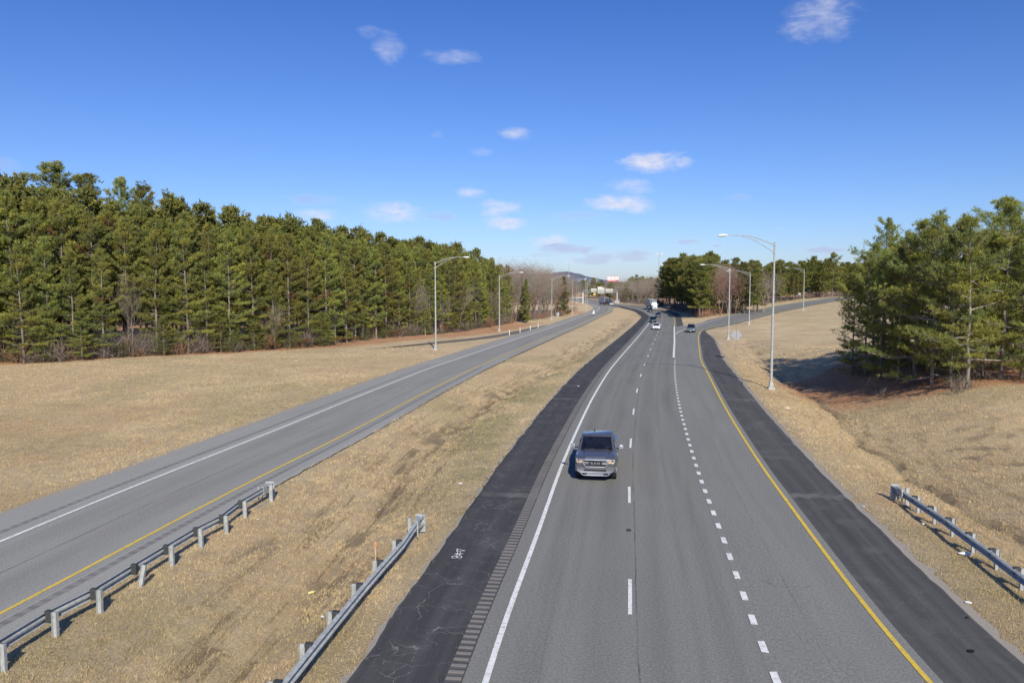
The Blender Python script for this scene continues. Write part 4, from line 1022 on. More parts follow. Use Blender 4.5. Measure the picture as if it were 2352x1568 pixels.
# overhead gantry
Yg = 470.; gx = lambda p: W(p, Yg); gzz = lambda p: CH-(p-648)/F*Yg
e = empty('sign_gantry', (gx(1338.6), Yg, gz(gx(1338.6), Yg)), 0, 'overhead sign gantry spanning the far highway, seen from behind', 'sign gantry'); O = e.location
for px in (1338.6, 1417): 
    x = gx(px)-O.x; z0 = gz(gx(px), Yg)-O.z
    MB().box((x, 0, (z0+gzz(672)-O.z)/2), (.75, .75, gzz(672)-O.z-z0+.3)).build('leg', flat('pale pier', (.55,.53,.48), .8), e, bevel=.05)
    MB().tube([(x, -.5, gzz(672)-O.z), (x, -.5, gzz(666)-O.z)], .13, 6).tube([(x, .5, gzz(672)-O.z), (x, .5, gzz(666)-O.z)], .13, 6).build('upright', GALVD, e)
tr = MB(); x0, x1 = gx(1338.6)-O.x, gx(1417)-O.x
za, zb_ = gzz(666)-O.z, gzz(671)-O.z
for yy in (-.5, .5):
    for zz in (za, zb_): tr.tube([(x0, yy, zz), (x1, yy, zz)], .09, 6)
    n_ = 14
    for k in range(n_):
        xa = x0+(x1-x0)*k/n_; xb = x0+(x1-x0)*(k+1)/n_; tr.tube([(xa, yy, za if k % 2 else zb_), (xb, yy, zb_ if k % 2 else za)], .05, 5)
tr.build('truss', GALVD, e)
for (a, b_, c_, d_) in [(1357,1370,662.7,670.5),(1372.6,1388.2,660.8,673.4),(1390.3,1407.5,663.3,672.4)]:
    p = MB().box(((gx(a)+gx(b_))/2-O.x, .75, (gzz(c_)+gzz(d_))/2-O.z), (gx(b_)-gx(a), .08, gzz(c_)-gzz(d_)))
    if a == 1372.6: p.box(((gx(1372.6)+gx(1383.2))/2-O.x, .75, gzz(659.6)-O.z), (gx(1383.2)-gx(1372.6), .08, .65))
    pn = p.build('sign_panel', CREAM, e); r_ = MB()
    for f in (.3, .75): r_.box(((gx(a)+gx(b_))/2-O.x, .66, gzz(c_)-O.z-(gzz(c_)-gzz(d_))*f), (gx(b_)-gx(a), .07, .09))
    r_.build('stringer', flat('sign stringer', (.42,.42,.36), .6), pn)
    for f in (.2, .5, .8): MB().box((gx(a)+(gx(b_)-gx(a))*f-O.x, .9, gzz(d_)-O.z-.35), (.12, .6, .1)).box((gx(a)+(gx(b_)-gx(a))*f-O.x, .72, gzz(d_)-O.z-.2), (.1, .1, .5)).build('light_bracket', CREAM, e)
post_sign('warning_sign', 1365.3, 0, CH-(675-648)/F*500, 1.9, 'diamond', 'yellow diamond sign under the left panel of the overhead gantry', Y=500., face=flat('yellow sign', (.75,.58,.10), .5), post=DARK)
# billboard
Yb = 700.; bx_ = lambda p: W(p, Yb); bzz = lambda p: CH-(p-648)/F*Yb
e = empty('billboard', (bx_(1407), Yb, gz(bx_(1407), Yb)), 0, 'white and red billboard on a single pole over the far trees', 'billboard'); O = e.location
MB().tube([(0, .6, 0), (0, .6, bzz(646)-O.z)], .5, 10).build('pole', DARK, e)
zt, zb2 = bzz(634.6)-O.z, bzz(646.6)-O.z; xl, xr = bx_(1393.6)-O.x, bx_(1421.5)-O.x
RED = flat('billboard red', (.62,.10,.12), .6)
MB().box(((xl+xr)/2, .25, (zt+zb2)/2), (xr-xl, .3, zt-zb2)).build('board', RED, e)
pnl = MB(); w_ = (xr-xl)
for a, b_ in ((.02, .36), (.385, .62), (.645, .86), (.88, .98)): pnl.box((xl+w_*(a+b_)/2, .09, zb2+(zt-zb2)*.62), (w_*(b_-a), .03, (zt-zb2)*.66))
pnl.build('poster', flat('billboard white', (.75,.70,.68), .6), e)
MB().box((xl+w_*.4, .085, zb2+(zt-zb2)*.18), (w_*.6, .03, (zt-zb2)*.14)).build('slogan_band', flat('billboard pink', (.72,.36,.36), .6), e)
MB().box(((xl+xr)/2, -.3, zb2-.15), (w_, .9, .12)).build('catwalk', DARK, e)
# bridge where the roads vanish
Yr = 640.; e = empty('road_bridge', (W(1350, Yr), Yr, bz(W(1350, Yr), Yr)-1), 0, 'pale concrete bridge crossing behind the gantry where the roads vanish', 'bridge'); O = e.location
zz_ = lambda p: CH-(p-648)/F*Yr-O.z; xx_ = lambda p: W(p, Yr)-O.x
MB().box(((xx_(1300)+xx_(1350))/2, 0, (zz_(682)+zz_(687))/2), (xx_(1350)-xx_(1300), .5, zz_(682)-zz_(687))).build('parapet', CONC, e)
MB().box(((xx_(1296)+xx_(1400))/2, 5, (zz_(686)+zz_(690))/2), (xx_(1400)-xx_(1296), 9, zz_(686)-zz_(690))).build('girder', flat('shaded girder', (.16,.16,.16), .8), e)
MB().box(((xx_(1350)+xx_(1400))/2, .4, zz_(683.4)), (xx_(1400)-xx_(1350), .2, .35)).build('railing', flat('dark railing', (.09,.09,.10), .6), e)
for px in (1322, 1356, 1388): MB().cyl((xx_(px), 4, zz_(690)/2-.5), .7, zz_(690)+1, 'Z', 10).build('pier', CONC, e)

# ------------------------------------------------------------------ vehicles
def paintm(name, col, metal=.35, rough=.32): 
    m = flat(name, col, rough, metal, var=.04, scale=2, coat=.9); return m
GLASS = flat('dark car glass', (.010,.012,.020), .12, 0, var=.5, scale=2.2, spec=.38); TYRE = flat('tyre rubber', (.022,.022,.024), .85); RIM = flat('wheel rim', (.45,.46,.48), .35, .8)  # glass colour is mottled to suggest reflections in the windows
CHROME = flat('chrome', (.62,.64,.66), .28, .8, var=.03); BLKP = flat('black plastic', (.02,.02,.022), .55); LENS = flat('headlight lens', (.42,.39,.34), .2, .1, var=.35, scale=14, coat=.3); ORG = flat('amber lens', (.75,.45,.22), .2)
def section(y, hw, zb, zt, rb=.12, rt=.16, crown=.03):
    h = zt-zb; rt = min(rt, h*.45); rb = min(rb, h*.3)
    half = [(0, zb), (hw*.80, zb), (hw-.03, zb+rb), (hw, zb+h*.42), (hw-.01, zt-rt), (hw-rt*.35, zt-rt*.32), (hw-rt*1.1, zt), (hw*.4, zt+crown*.8), (0, zt+crown)]
    return [(x, y, z) for x, z in half]+[(-x, y, z) for x, z in half[-2:0:-1]]
def wheel(root, x, y, r, w=.24):
    s_ = 1 if x > 0 else -1
    t_ = MB().cyl((x, y, r), r, w, 'X', 22).build('wheel', TYRE, root, smooth=40, bevel=.02)
    MB().cyl((x+s_*(w/2+.004), y, r), r*.66, .02, 'X', 18).build('rim', RIM, t_); return t_
def glassq(root, name, pts, m=GLASS):
    c_ = sum((Vector(p) for p in pts), Vector())/len(pts); n = (Vector(pts[1])-Vector(pts[0])).cross(Vector(pts[2])-Vector(pts[0])).normalized()
    if n.dot(c_-Vector((0, c_.y*.5+.3, .9))) < 0: n = -n
    q = [Vector(p)+n*.006 for p in pts]; q2 = [Vector(p)-n*.01 for p in pts]; return MB().loft([q, q2]).build(name, m, root)
def lerp(a, b_, f): return Vector(a)*(1-f)+Vector(b_)*f
def inset(c4, fx0, fx1, fz0, fz1):     # c4: bl, br, tr, tl
    g = lambda fx, fz: lerp(lerp(c4[0], c4[1], fx), lerp(c4[3], c4[2], fx), fz)
    return [g(fx0, fz0), g(fx1, fz0), g(fx1, fz1), g(fx0, fz1)]
def cabin(root, m, y0, y1, y0t, y1t, hb, ht, z0, zt, side_split=.5, nm='cabin'):
    secs = []
    for f in (0, .5, .88, 1):
        g = 1 if f < 1 else .955
        za = z0+(zt-z0)*(f if f < 1 else 1.0); ff = min(f, .96)
        a = y0+(y0t-y0)*ff+(0 if f < 1 else .12); b_ = y1+(y1t-y1)*ff-(0 if f < 1 else .12); h = (hb+(ht-hb)*ff)*g
        secs.append([(-h*.93, a-.0, za), (h*.93, a, za), (h, a+.14, za), (h, b_-.12, za), (h*.93, b_, za), (-h*.93, b_, za), (-h, b_-.12, za), (-h, a+.14, za)])
    cb = MB().loft(secs).build(nm, m, root, smooth=35)
    f = .88; P = lambda x, y, z: Vector((x, y, z))
    ya, yb = y0+(y0t-y0)*f, y1+(y1t-y1)*f; hh = hb+(ht-hb)*f; zz = z0+(zt-z0)*f
    ws = [P(-hb*.93, y0, z0), P(hb*.93, y0, z0), P(hh*.93, ya, zz), P(-hh*.93, ya, zz)]
    glassq(root, 'windshield', inset(ws, .035, .965, .04, 1.0))
    rw = [P(-hb*.93, y1, z0), P(hb*.93, y1, z0), P(hh*.93, yb, zz), P(-hh*.93, yb, zz)]
    glassq(root, 'rear_window', inset(rw, .08, .92, .08, .95))
    for s_ in (-1, 1):
        sd = [P(s_*hb, y0+.14, z0), P(s_*hb, y1-.12, z0), P(s_*hh, yb-.12, zz), P(s_*hh, ya+.14, zz)]
        glassq(root, 'side_window', inset(sd, .06, side_split-.02, .08, .93)); glassq(root, 'side_window', inset(sd, side_split+.02, .93, .08, .93))
    return cb
def car(x, y, kind, col, label, hd=None, metal=.35, cat='car', name='car', off=0):
    rz_, s_ = M.head(x, y) if hd is None else (hd, 0)
    z = bz(x, y)+.012; m = paintm('car paint '+label[:14], col, metal)
    root = empty(name, (x, y, z), -rz_, label, cat)
    suv = kind == 'suv'
    Lh, hw, top, belt, hood = (2.35, .94, 1.68, 1.08, 1.02) if suv else (2.42, .91, 1.45, .94, .88)
    y0 = 0.0                       # origin at the front bumper
    S = [(0.0, hw*.80, .36, hood*.62), (.06, hw*.90, .24, hood*.74), (.3, hw*.97, .2, hood*.88), (.8, hw, .2, hood*.96), (1.3, hw, .2, belt), (2.4, hw, .2, belt+.02), (3.6, hw, .2, belt+.03), (4.3, hw*.98, .22, belt+.02), (4.62, hw*.93, .28, belt-.05), (4.70, hw*.85, .38, belt-.16)]
    MB().loft([section(*q_) for q_ in S]).build('body', m, root, smooth=40)
    if suv: cabin(root, m, 1.15, 4.55, 2.0, 4.2, hw*.93, hw*.74, belt-.02, top, .5)
    else: cabin(root, m, 1.2, 4.35, 2.05, 3.55, hw*.92, hw*.70, belt-.02, top, .5)
    for sx in (-1, 1):
        for yy in (.88, 3.72): wheel(root, sx*(hw-.11), yy, .33)
        MB().loft([[(sx*hw*.50, .012, hood*.66), (sx*hw*.88, .10, hood*.69), (sx*hw*.93, .26, hood*.82), (sx*hw*.56, .06, hood*.77)], [(sx*hw*.50, .10, hood*.66), (sx*hw*.88, .2, hood*.69), (sx*hw*.93, .3, hood*.80), (sx*hw*.56, .16, hood*.76)]]).build('headlight', LENS, root)
        MB().loft([[(sx*(hw+.02), 1.55, belt+.02), (sx*(hw+.20), 1.58, belt+.04), (sx*(hw+.20), 1.58, belt+.17), (sx*(hw+.04), 1.55, belt+.16)], [(sx*(hw+.02), 1.66, belt+.02), (sx*(hw+.18), 1.66, belt+.04), (sx*(hw+.18), 1.66, belt+.16), (sx*(hw+.04), 1.66, belt+.15)]]).build('mirror', m, root)
    MB().box((0, -.005, .47), (hw*.95, .05, .10 if kind != 'suv' else .16)).build('grille', BLKP, root)
    MB().box((0, .01, .29), (hw*1.25, .06, .11)).build('lower_intake', BLKP, root)
    MB().box((0, -.03, .40), (.32, .02, .12)).build('number_plate', WPL, root)
    return root
x, y = G(1507, 757.5); car(x, y, 'sedan', (.82,.82,.82), 'white sedan in front of the dark green car', metal=0, off=.0)
x, y = G(1499.2, 741); car(x, y, 'suv', (.02,.045,.045), 'dark green car just behind the white sedan, on the left of the lane')
x, y = G(1511.3, 728.4); car(x, y, 'sedan', (.06,.075,.12), 'dark blue car with pale bonnet between the lorry and the green car')
x, y = G(1493.2, 716.5); car(x, y, 'sedan', (.035,.035,.05), 'dark car beside the front of the white lorry')
x, y = G(1586.5, 763.8); car(x, y, 'suv', (.17,.215,.21), 'dark silver green car alone on the exit ramp', hd=R.head(x, y)[0]+.0, metal=.5)
# grey pickup truck
PK = paintm('grey pickup paint', (.12,.122,.130), .4, .38)
def pickup():
    x, y = 4.27, 38.85
    rz_, _ = M.head(x, y); root = empty('pickup_truck', (x, y, bz(x, y)+.012), -rz_, 'grey blue pickup truck driving towards the camera in the left lane', 'pickup truck')
    hw = 1.02
    # nose and bonnet
    S = [(.10, .78, .62, 1.10), (.14, .93, .60, 1.16), (.30, .99, .58, 1.21), (.62, hw, .50, 1.255), (1.0, hw, .46, 1.28), (1.55, hw, .42, 1.315), (1.9, hw, .40, 1.33), (2.1, hw, .40, 1.33), (3.95, hw, .40, 1.34), (4.05, hw, .42, 1.34)]
    b_ = MB().loft([section(a, w, zb, zt, .1, .13, .015) for a, w, zb, zt in S]).build('body', PK, root, smooth=38)
    hd_ = MB()      # raised bonnet centre and two creases
    hd_.loft([[(-.50, .28, 1.19), (.50, .28, 1.19), (.46, .30, 1.245), (-.46, .30, 1.245)], [(-.60, 1.0, 1.24), (.60, 1.0, 1.24), (.55, 1.0, 1.335), (-.55, 1.0, 1.335)], [(-.70, 1.62, 1.26), (.70, 1.62, 1.26), (.64, 1.62, 1.37), (-.64, 1.62, 1.37)]])
    hd_.build('bonnet', PK, root, smooth=50, bevel=.02)
    cabin(root, PK, 1.62, 4.02, 2.45, 3.85, .95, .80, 1.30, 1.965, .50)
    MB().box((-.18, 3.72, 2.0), (.045, .12, .075)).build('roof_antenna', BLKP, root)
    # load bed
    bd = MB()
    for sx in (-1, 1): bd.box((sx*.93, 4.95, .98), (.16, 1.8, .78))
    bd.box((0, 5.80, .95), (1.98, .08, .82)); bd.box((0, 4.95, .62), (1.75, 1.8, .08)); bd.build('load_bed', PK, root, bevel=.03)
    MB().box((0, 5.0, .40), (1.3, 1.7, .25)).box((0, 2.5, .40), (1.5, 3., .18)).build('chassis', BLKP, root)
    MB().box((0, 5.92, .58), (1.9, .14, .22)).build('rear_bumper', CHROME, root, bevel=.02)
    for sx in (-1, 1):
        for yy in (1.02, 4.72):
            wheel(root, sx*(hw-.13), yy, .41, .27)
            ar = MB(); ar.tube([(sx*(hw-.02), yy+.47*math.cos(a), .41+.47*math.sin(a)) for a in np.linspace(0, PI, 9)], .035, 6); ar.build('wheel_arch', PK, root)
        # headlights
        hl = MB().loft([[(sx*.60, .085, .965), (sx*.90, .10, .965), (sx*.955, .17, 1.10), (sx*.93, .17, 1.165), (sx*.64, .085, 1.125)], [(sx*.60, .2, .965), (sx*.88, .2, .965), (sx*.94, .3, 1.10), (sx*.91, .3, 1.16), (sx*.64, .2, 1.12)]]).build('headlight', LENS, root)
        MB().loft([[(sx*.66, .074, .985), (sx*.80, .074, .985), (sx*.80, .078, 1.075), (sx*.67, .074, 1.06)], [(sx*.66, .11, .985), (sx*.80, .11, .985), (sx*.80, .12, 1.075), (sx*.67, .11, 1.06)]]).build('amber_reflector', ORG, hl)
        # door mirrors on arms
        MB().box((sx*1.06, 1.98, 1.36), (.16, .08, .05)).build('mirror_arm', BLKP, root)
        MB().loft([[(sx*1.12, 1.93, 1.34), (sx*1.36, 1.96, 1.35), (sx*1.37, 1.97, 1.53), (sx*1.14, 1.94, 1.56)], [(sx*1.12, 2.08, 1.34), (sx*1.33, 2.06, 1.36), (sx*1.34, 2.06, 1.52), (sx*1.14, 2.08, 1.55)]]).build('mirror', CHROME, root, bevel=.02, smooth=40)
        MB().box((sx*.74, .055, .66), (.26, .05, .14)).build('fog_lamp_pocket', BLKP, root, bevel=.02)
        MB().cyl((sx*.74, .03, .66), .052, .05, 'Y', 14).build('fog_lamp', LENS, root)
        MB().box((sx*1.028, 2.92, .95), (.012, .015, .62)).build('door_gap', BLKP, root); MB().box((sx*1.03, 2.75, 1.18), (.03, .2, .035)).build('door_handle', CHROME, root)
    # bumper: chrome bar, painted lower part, dark slot, tow hooks
    MB().loft([section(.0, .80, .54, .74, .05, .06, 0), section(-.02, .90, .50, .76, .06, .07, 0), section(.14, .99, .48, .77, .06, .07, 0), section(.45, 1.0, .48, .76, .06, .07, 0)]).build('front_bumper', flat('bumper silver', (.25,.255,.265), .38, .5, var=.04), root, smooth=40)
    MB().loft([[(-.52, -.035, .68), (.52, -.035, .68), (.56, -.035, .625), (.50, -.035, .60), (-.50, -.035, .60), (-.56, -.035, .625)], [(-.52, .06, .68), (.52, .06, .68), (.56, .06, .625), (.50, .06, .60), (-.50, .06, .60), (-.56, .06, .625)]]).build('lower_intake', BLKP, root)
    MB().loft([section(.03, .62, .36, .50, .04, .04, 0), section(.02, .70, .34, .53, .04, .04, 0), section(.3, .80, .34, .53, .04, .04, 0)]).build('skid_plate', flat('bumper silver lower', (.33,.34,.36), .4, .5, var=.04), root, smooth=40)
    for sx in (-1, 1):
        MB().box((sx*.52, .0, .45), (.22, .06, .085)).build('tow_hook_opening', BLKP, root, bevel=.02)
    # grille: dark hexagon in a bright frame with a bar and the maker's letters
    hexo = [(-.52, 1.14), (.52, 1.14), (.62, 1.05), (.60, .95), (.47, .79), (-.47, .79), (-.60, .95), (-.62, 1.05)]
    gr_ = MB().prism(hexo, .02, .2).build('grille', BLKP, root)
    fr = MB(); pts = hexo+[hexo[0]]
    for (a, b2_) in zip(pts[:-1], pts[1:]): fr.tube([(a[0], .02, a[1]), (b2_[0], .02, b2_[1])], .018, 6)
    for sx in (-1, 1):
        fr.tube([(sx*.60, .012, 1.02), (sx*.33, .012, 1.02)], .012, 6); fr.tube([(sx*.59, .012, .95), (sx*.33, .012, .95)], .012, 6); fr.tube([(sx*.33, .012, .95), (sx*.33, .012, 1.02)], .012, 6)
    fr.build('grille_frame', CHROME, gr_, smooth=50)
    MB().loft([[(-.52, .06, 1.135), (.52, .06, 1.135), (.50, .14, 1.20), (-.50, .14, 1.20)], [(-.52, .2, 1.135), (.52, .2, 1.135), (.50, .2, 1.20), (-.50, .2, 1.20)]]).build('bonnet_lip', CHROME, root, bevel=.01)
    cu = bpy.data.curves.new('letters', 'FONT'); cu.body = 'RAM'; cu.size = .15; cu.extrude = .012; cu.align_x = 'CENTER'; cu.space_character = 1.25; cu.offset = .004
    to = bpy.data.objects.new('letters_tmp', cu); COL.objects.link(to); dg = bpy.context.evaluated_depsgraph_get()
    tm = bpy.data.meshes.new_from_object(to.evaluated_get(dg)); bpy.data.objects.remove(to)
    tm.materials.clear(); tm.materials.append(CHROME)
    lo_ = link('badge_letters', tm, gr_); lo_.rotation_euler = (PI/2, 0, 0); lo_.location = (0, .004, .925); lo_.scale = (1.35, 1, 1)
    # cab details seen through and on the glass
    MB().tube([(-.62, 1.66, 1.335), (-.1, 1.70, 1.36)], .012, 5).tube([(.05, 1.66, 1.335), (.6, 1.70, 1.36)], .012, 5).build('wiper', BLKP, root)
    wq = [Vector((-.05, 1.74, 1.385)), Vector((.17, 1.74, 1.385)), Vector((.17, 1.765, 1.405)), Vector((-.05, 1.765, 1.405))]
    MB().loft([wq, [v+Vector((0, .02, -.004)) for v in wq]]).box((.52, 1.80, 1.42), (.14, .02, .05)).build('dash_papers', WPL, root)
    root.scale = (1.045, 1.0, 1.02)
    return root
pickup()
# lorries
def lorry(x, y, hd, trailer, cab, label, Lt=13.5, name='semi_truck', dark=False):
    root = empty(name, (x, y, bz(x, y)+.01), -hd, label, 'lorry')
    tc_ = flat('trailer side '+label[:8], trailer, .5); cc = paintm('cab paint '+label[:8], cab, .1)
    MB().box((0, 5.3+Lt/2, 2.6), (2.6, Lt, 2.85)).build('trailer', tc_, root, bevel=.04)
    fr = MB()
    for (xx, zz, dx, dz) in ((0, 4.0, 2.62, .12), (-1.27, 2.6, .09, 2.8), (1.27, 2.6, .09, 2.8)): fr.box((xx, 5.27, zz), (dx, .1, dz))
    fr.box((0, 5.3+Lt/2, 4.035), (2.64, Lt+.1, .05)).build('trailer_frame', flat("pale frame", (.5,.5,.49), .5), root)
    MB().box((0, 5.28, 2.55), (2.4, .06, 2.6)).build('trailer_front', flat('dark trailer front', (.09,.10,.12), .6), root)  # front panel of the trailer, dark in colour
    S = [(.05, .80, .55, 1.35), (.2, .95, .5, 1.62), (1.0, 1.02, .5, 1.80), (1.75, 1.06, .5, 1.95)]
    MB().loft([section(*q_) for q_ in S]).build('bonnet', cc, root, smooth=40)
    MB().loft([[(-1.1, 1.7, .6), (1.1, 1.7, .6), (1.1, 3.6, .6), (-1.1, 3.6, .6)], [(-1.1, 1.7, 1.9), (1.1, 1.7, 1.9), (1.1, 3.6, 1.9), (-1.1, 3.6, 1.9)], [(-1.0, 2.0, 2.75), (1.0, 2.0, 2.75), (1.05, 3.6, 2.75), (-1.05, 3.6, 2.75)], [(-.8, 2.7, 3.35 if not dark else 2.95), (.8, 2.7, 3.35 if not dark else 2.95), (1.0, 3.6, 3.6 if not dark else 3.), (-1.0, 3.6, 3.6 if not dark else 3.)]]).build('cab', cc, root, bevel=.08)
    glassq(root, 'windshield', [Vector((-.95, 1.73, 1.95)), Vector((.95, 1.73, 1.95)), Vector((.92, 1.99, 2.62)), Vector((-.92, 1.99, 2.62))])
    MB().box((0, .03, 1.0), (.95, .06, .85)).build('grille', CHROME, root, bevel=.03)
    MB().box((0, -.05, .5), (2.3, .25, .4)).build('bumper', cc if not dark else WPL, root, bevel=.05)
    MB().box((0, 4.4, .75), (2.2, 1.8, .5)).box((0, 5.3+Lt/2, 1.05), (2.2, Lt*.96, .25)).build('chassis', BLKP, root)
    for sx in (-1, 1):
        MB().box((sx*.92, .15, .98), (.28, .2, .28)).build('headlight', LENS, root, bevel=.04); MB().box((sx*1.38, 1.9, 2.2), (.2, .12, .65)).build('mirror', cc, root, bevel=.03)
        MB().cyl((sx*.92, .95, .8), .62, .3, 'X', 16).build('fender', cc, root)
        for yy in (.95, 4.0, 5.2, 5.3+Lt-2.6, 5.3+Lt-1.4): wheel(root, sx*1.05, yy, .5, .32)
    return root
x, y = G(1504.5, 712); hd_, s_ = M.head(x, y); p = M.at([s_], 4.9+.8)[0]
lorry(x, y, hd_-.03, (.30,.30,.34), (.38,.44,.41), 'white semi truck with tall boxed trailer coming round the bend')
x, y = G(1407, 697.5); lorry(W(1404, 425), 425., -.42, (.22,.24,.32), (.03,.05,.07), 'box truck with dark cab and blue grey body, left of a grey sign', 6.5, 'box_truck', True)
# white motorcycle on the left road, ridden away
def moto():
    x, y = G(1363.6, 724); rz_, _ = L.head(x, y); z = bz(x, y)+.012
    e = empty('motorcycle', (x, y, z), -rz_, 'small white motorcycle ridden away along the white line of the left road', 'motorcycle')
    WB = flat('white fairing', (.85,.86,.86), .3)
    for yy in (-.72, .78): t_ = MB().cyl((0, yy, .32), .32, .16, 'X', 18).build('wheel', TYRE, e); MB().cyl((0, yy, .32), .2, .17, 'X', 14).build('rim', WPL, t_)
    MB().loft([section(-1.0, .16, .55, .8, .05, .05), section(-.5, .22, .5, .92, .05, .08), section(.1, .2, .45, .95, .05, .08), section(.6, .26, .5, 1.1, .05, .08), section(.95, .12, .7, 1.0, .05, .05)]).build('body', WB, e, smooth=50)
    for sx in (-1, 1): MB().box((sx*.38, -.72, .62), (.26, .6, .42)).build('pannier', WB, e, bevel=.05); MB().tube([(sx*.12, .5, 1.05), (sx*.42, .32, 1.12)], .025, 6).build('handlebar', BLKP, e)
    MB().box((0, -.78, .98), (.5, .42, .34)).build('top_case', WB, e, bevel=.06)
    MB().loft([[(-.24, .72, 1.0), (.24, .72, 1.0), (.24, .74, 1.02), (-.24, .74, 1.02)], [(-.2, .5, 1.45), (.2, .5, 1.45), (.2, .52, 1.46), (-.2, .52, 1.46)]]).build('windscreen', flat('clear screen', (.6,.65,.7), .1), e)
    # rider: one skinned body
    me = bpy.data.meshes.new('person')
    Vv = [(0,-.12,.92),(0,-.08,1.15),(0,0,1.38),(0,.03,1.52),(0,.05,1.66),(.2,-.0,1.40),(.30,.16,1.22),(.36,.34,1.14),(-.2,-.0,1.40),(-.30,.16,1.22),(-.36,.34,1.14),
          (.13,-.1,.88),(.26,.28,.78),(.25,.12,.40),(.25,.24,.36),(-.13,-.1,.88),(-.26,.28,.78),(-.25,.12,.40),(-.25,.24,.36)]
    Ee = [(0,1),(1,2),(2,3),(3,4),(2,5),(5,6),(6,7),(2,8),(8,9),(9,10),(0,11),(11,12),(12,13),(13,14),(0,15),(15,16),(16,17),(17,18)]
    me.from_pydata(Vv, Ee, []); me.materials.append(flat('white riding suit', (.80,.80,.80), .7))
    o = link('person', me, None); o.location = (x, y, z); o.rotation_euler = (0, 0, -rz_); tag(o, 'rider in white jacket sitting on the small white motorcycle on the left road', 'person')
    sk = o.modifiers.new('skin', 'SKIN')
    rad = [.17,.16,.18,.06,.11,.075,.055,.04,.075,.055,.04,.10,.085,.055,.05,.10,.085,.055,.05]
    for k, r_ in enumerate(rad): me.skin_vertices[0].data[k].radius = (r_, r_*.85)
    me.skin_vertices[0].data[0].use_root = True
    o.modifiers.new('sub', 'SUBSURF').levels = 1
    h = MB().tube([(0, .06, 1.55), (0, .06, 1.62), (0, .07, 1.74), (0, .07, 1.82)], [.10, .14, .14, .06], 12).build('helmet', WB, o, smooth=60)
moto()

# ------------------------------------------------------------------ litter and scraps
def scrap(name, px, py, size, col, label, cat='litter', flat_=.35, group=None):
    x, y = G(px, py); d_ = field(np.array([x]), np.array([y])); z = max(float(d_[0][0]), bz(x, y)+.02 if d_[2][0] < 0 else -99)+(.06 if d_[2][0] > 0 else .0)
    rs = np.random.RandomState(int(px)); n = 12; B = MB(); vs = []
    for j in range(3):
        r_ = [.75, 1, .45][j]; vs.append([(size*r_*math.cos(k*2*PI/n)*(.7+.5*rs.rand()), size*.62*r_*math.sin(k*2*PI/n)*(.7+.5*rs.rand()), size*flat_*j*.5*(.6+.6*rs.rand())) for k in range(n)])
    B.loft(vs); o = B.build(name, flat(label[:20], col, .7), None); o.location = (x, y, z); o.rotation_euler = (0, 0, rs.rand()*6); return tag(o, label, cat, group)
W8 = (.78,.77,.73)
for a in [('paper_scrap',567,1527,.19,W8,'crumpled white paper lying in the median grass near the bottom of the picture'),('plastic_bag',715,1298,.15,(.75,.72,.25),'small yellow and white bag in the median ditch'),
    ('paper_scrap',740,1384,.09,W8,'pale scrap in the grass right of the muddy ditch hole'),('paper_scrap',1058,1110,.12,W8,'white scrap on the median slope left of the pickup'),
    ('plastic_bag',2217,1271,.26,W8,'big white bag behind the right guardrail'),('paper_scrap',1809,934,.22,W8,'white scrap on the right verge below the tall lamp'),
    ('paper_scrap',1655,789,.22,W8,'white scrap on the ramp shoulder left of the diamond sign'),('paper_scrap',2120,1200,.11,W8,'white piece in the gap of grass before the right guardrail'),
    ('paper_scrap',2224,1385,.12,W8,'white bits at the gravel edge of the right shoulder'),('paper_scrap',1983,1163,.10,W8,'small white scrap beside the gravel edge of the right shoulder'),
    ('paper_scrap',592,1192,.08,W8,'white scrap under the left guardrail by its last posts'),('paper_scrap',98,1428,.10,W8,'white scrap under the left guardrail near the left edge'),
    ('rubber_scrap',2231,1497,.13,(.01,.01,.01),'curled black rubber strip lying on the right black shoulder'),('rubber_scrap',2222,1419,.09,(.03,.028,.025),'dark scrap at the gravel edge right of the black shoulder'),
    ('stone',1328,887,.14,W8,'white fleck on the far part of the left black shoulder'),('paper_scrap',870,1130,.1,(.6,.5,.4),'tan scrap in the grass of the left rut'),('dirt_clod',1507,992,.12,(.30,.28,.26),'pale clod lying in the second lane'),
    ('bottle',2250,1192+95,.10,(.35,.42,.5),'bluish crushed bottle in the grass behind the right guardrail'),('paper_scrap',1260,842,.35,W8,'white scraps in the churned median grass far up'),('paper_scrap',680,826+4,.2,W8,'white fleck at the grass edge below the left forest')]:
    scrap(*a)
x, y = G(1444, 1218); 
MB().tube([(x+.08*math.cos(a), y+.10*math.sin(a), bz(x, y)+.03) for a in np.linspace(0, 2*PI, 13)], .018, 6).build('rubber_ring', TYRE)
tag(bpy.data.objects['rubber_ring'], 'small dark ring lying on the lane line below the pickup', 'litter')

# ------------------------------------------------------------------ light
az = math.radians(9.5); el = math.radians(34.5)
S = Vector((math.sin(az)*math.cos(el), -math.cos(az)*math.cos(el), math.sin(el)))
sl = bpy.data.lights.new('sun', 'SUN'); sl.energy = 5.0; sl.angle = math.radians(.53); sl.color = (1, .935, .81)
so = bpy.data.objects.new('sun', sl); COL.objects.link(so); so.rotation_euler = S.to_track_quat('Z', 'Y').to_euler()
wd_ = bpy.data.worlds.new('World'); sc.world = wd_; wd_.use_nodes = True; t = NT(wd_.node_tree)
bg = t.n['Background']; sky = t.new('ShaderNodeTexSky'); sky.sky_type = 'NISHITA'; sky.sun_disc = False
sky.sun_elevation = el; sky.sun_rotation = PI-az; sky.altitude = 200; sky.air_density = 1.0; sky.dust_density = .4; sky.ozone_density = 3.0
tc = t.new('ShaderNodeTexCoord').outputs['Generated']; sx = t.new('ShaderNodeSeparateXYZ'); t.l.new(tc, sx.inputs[0])
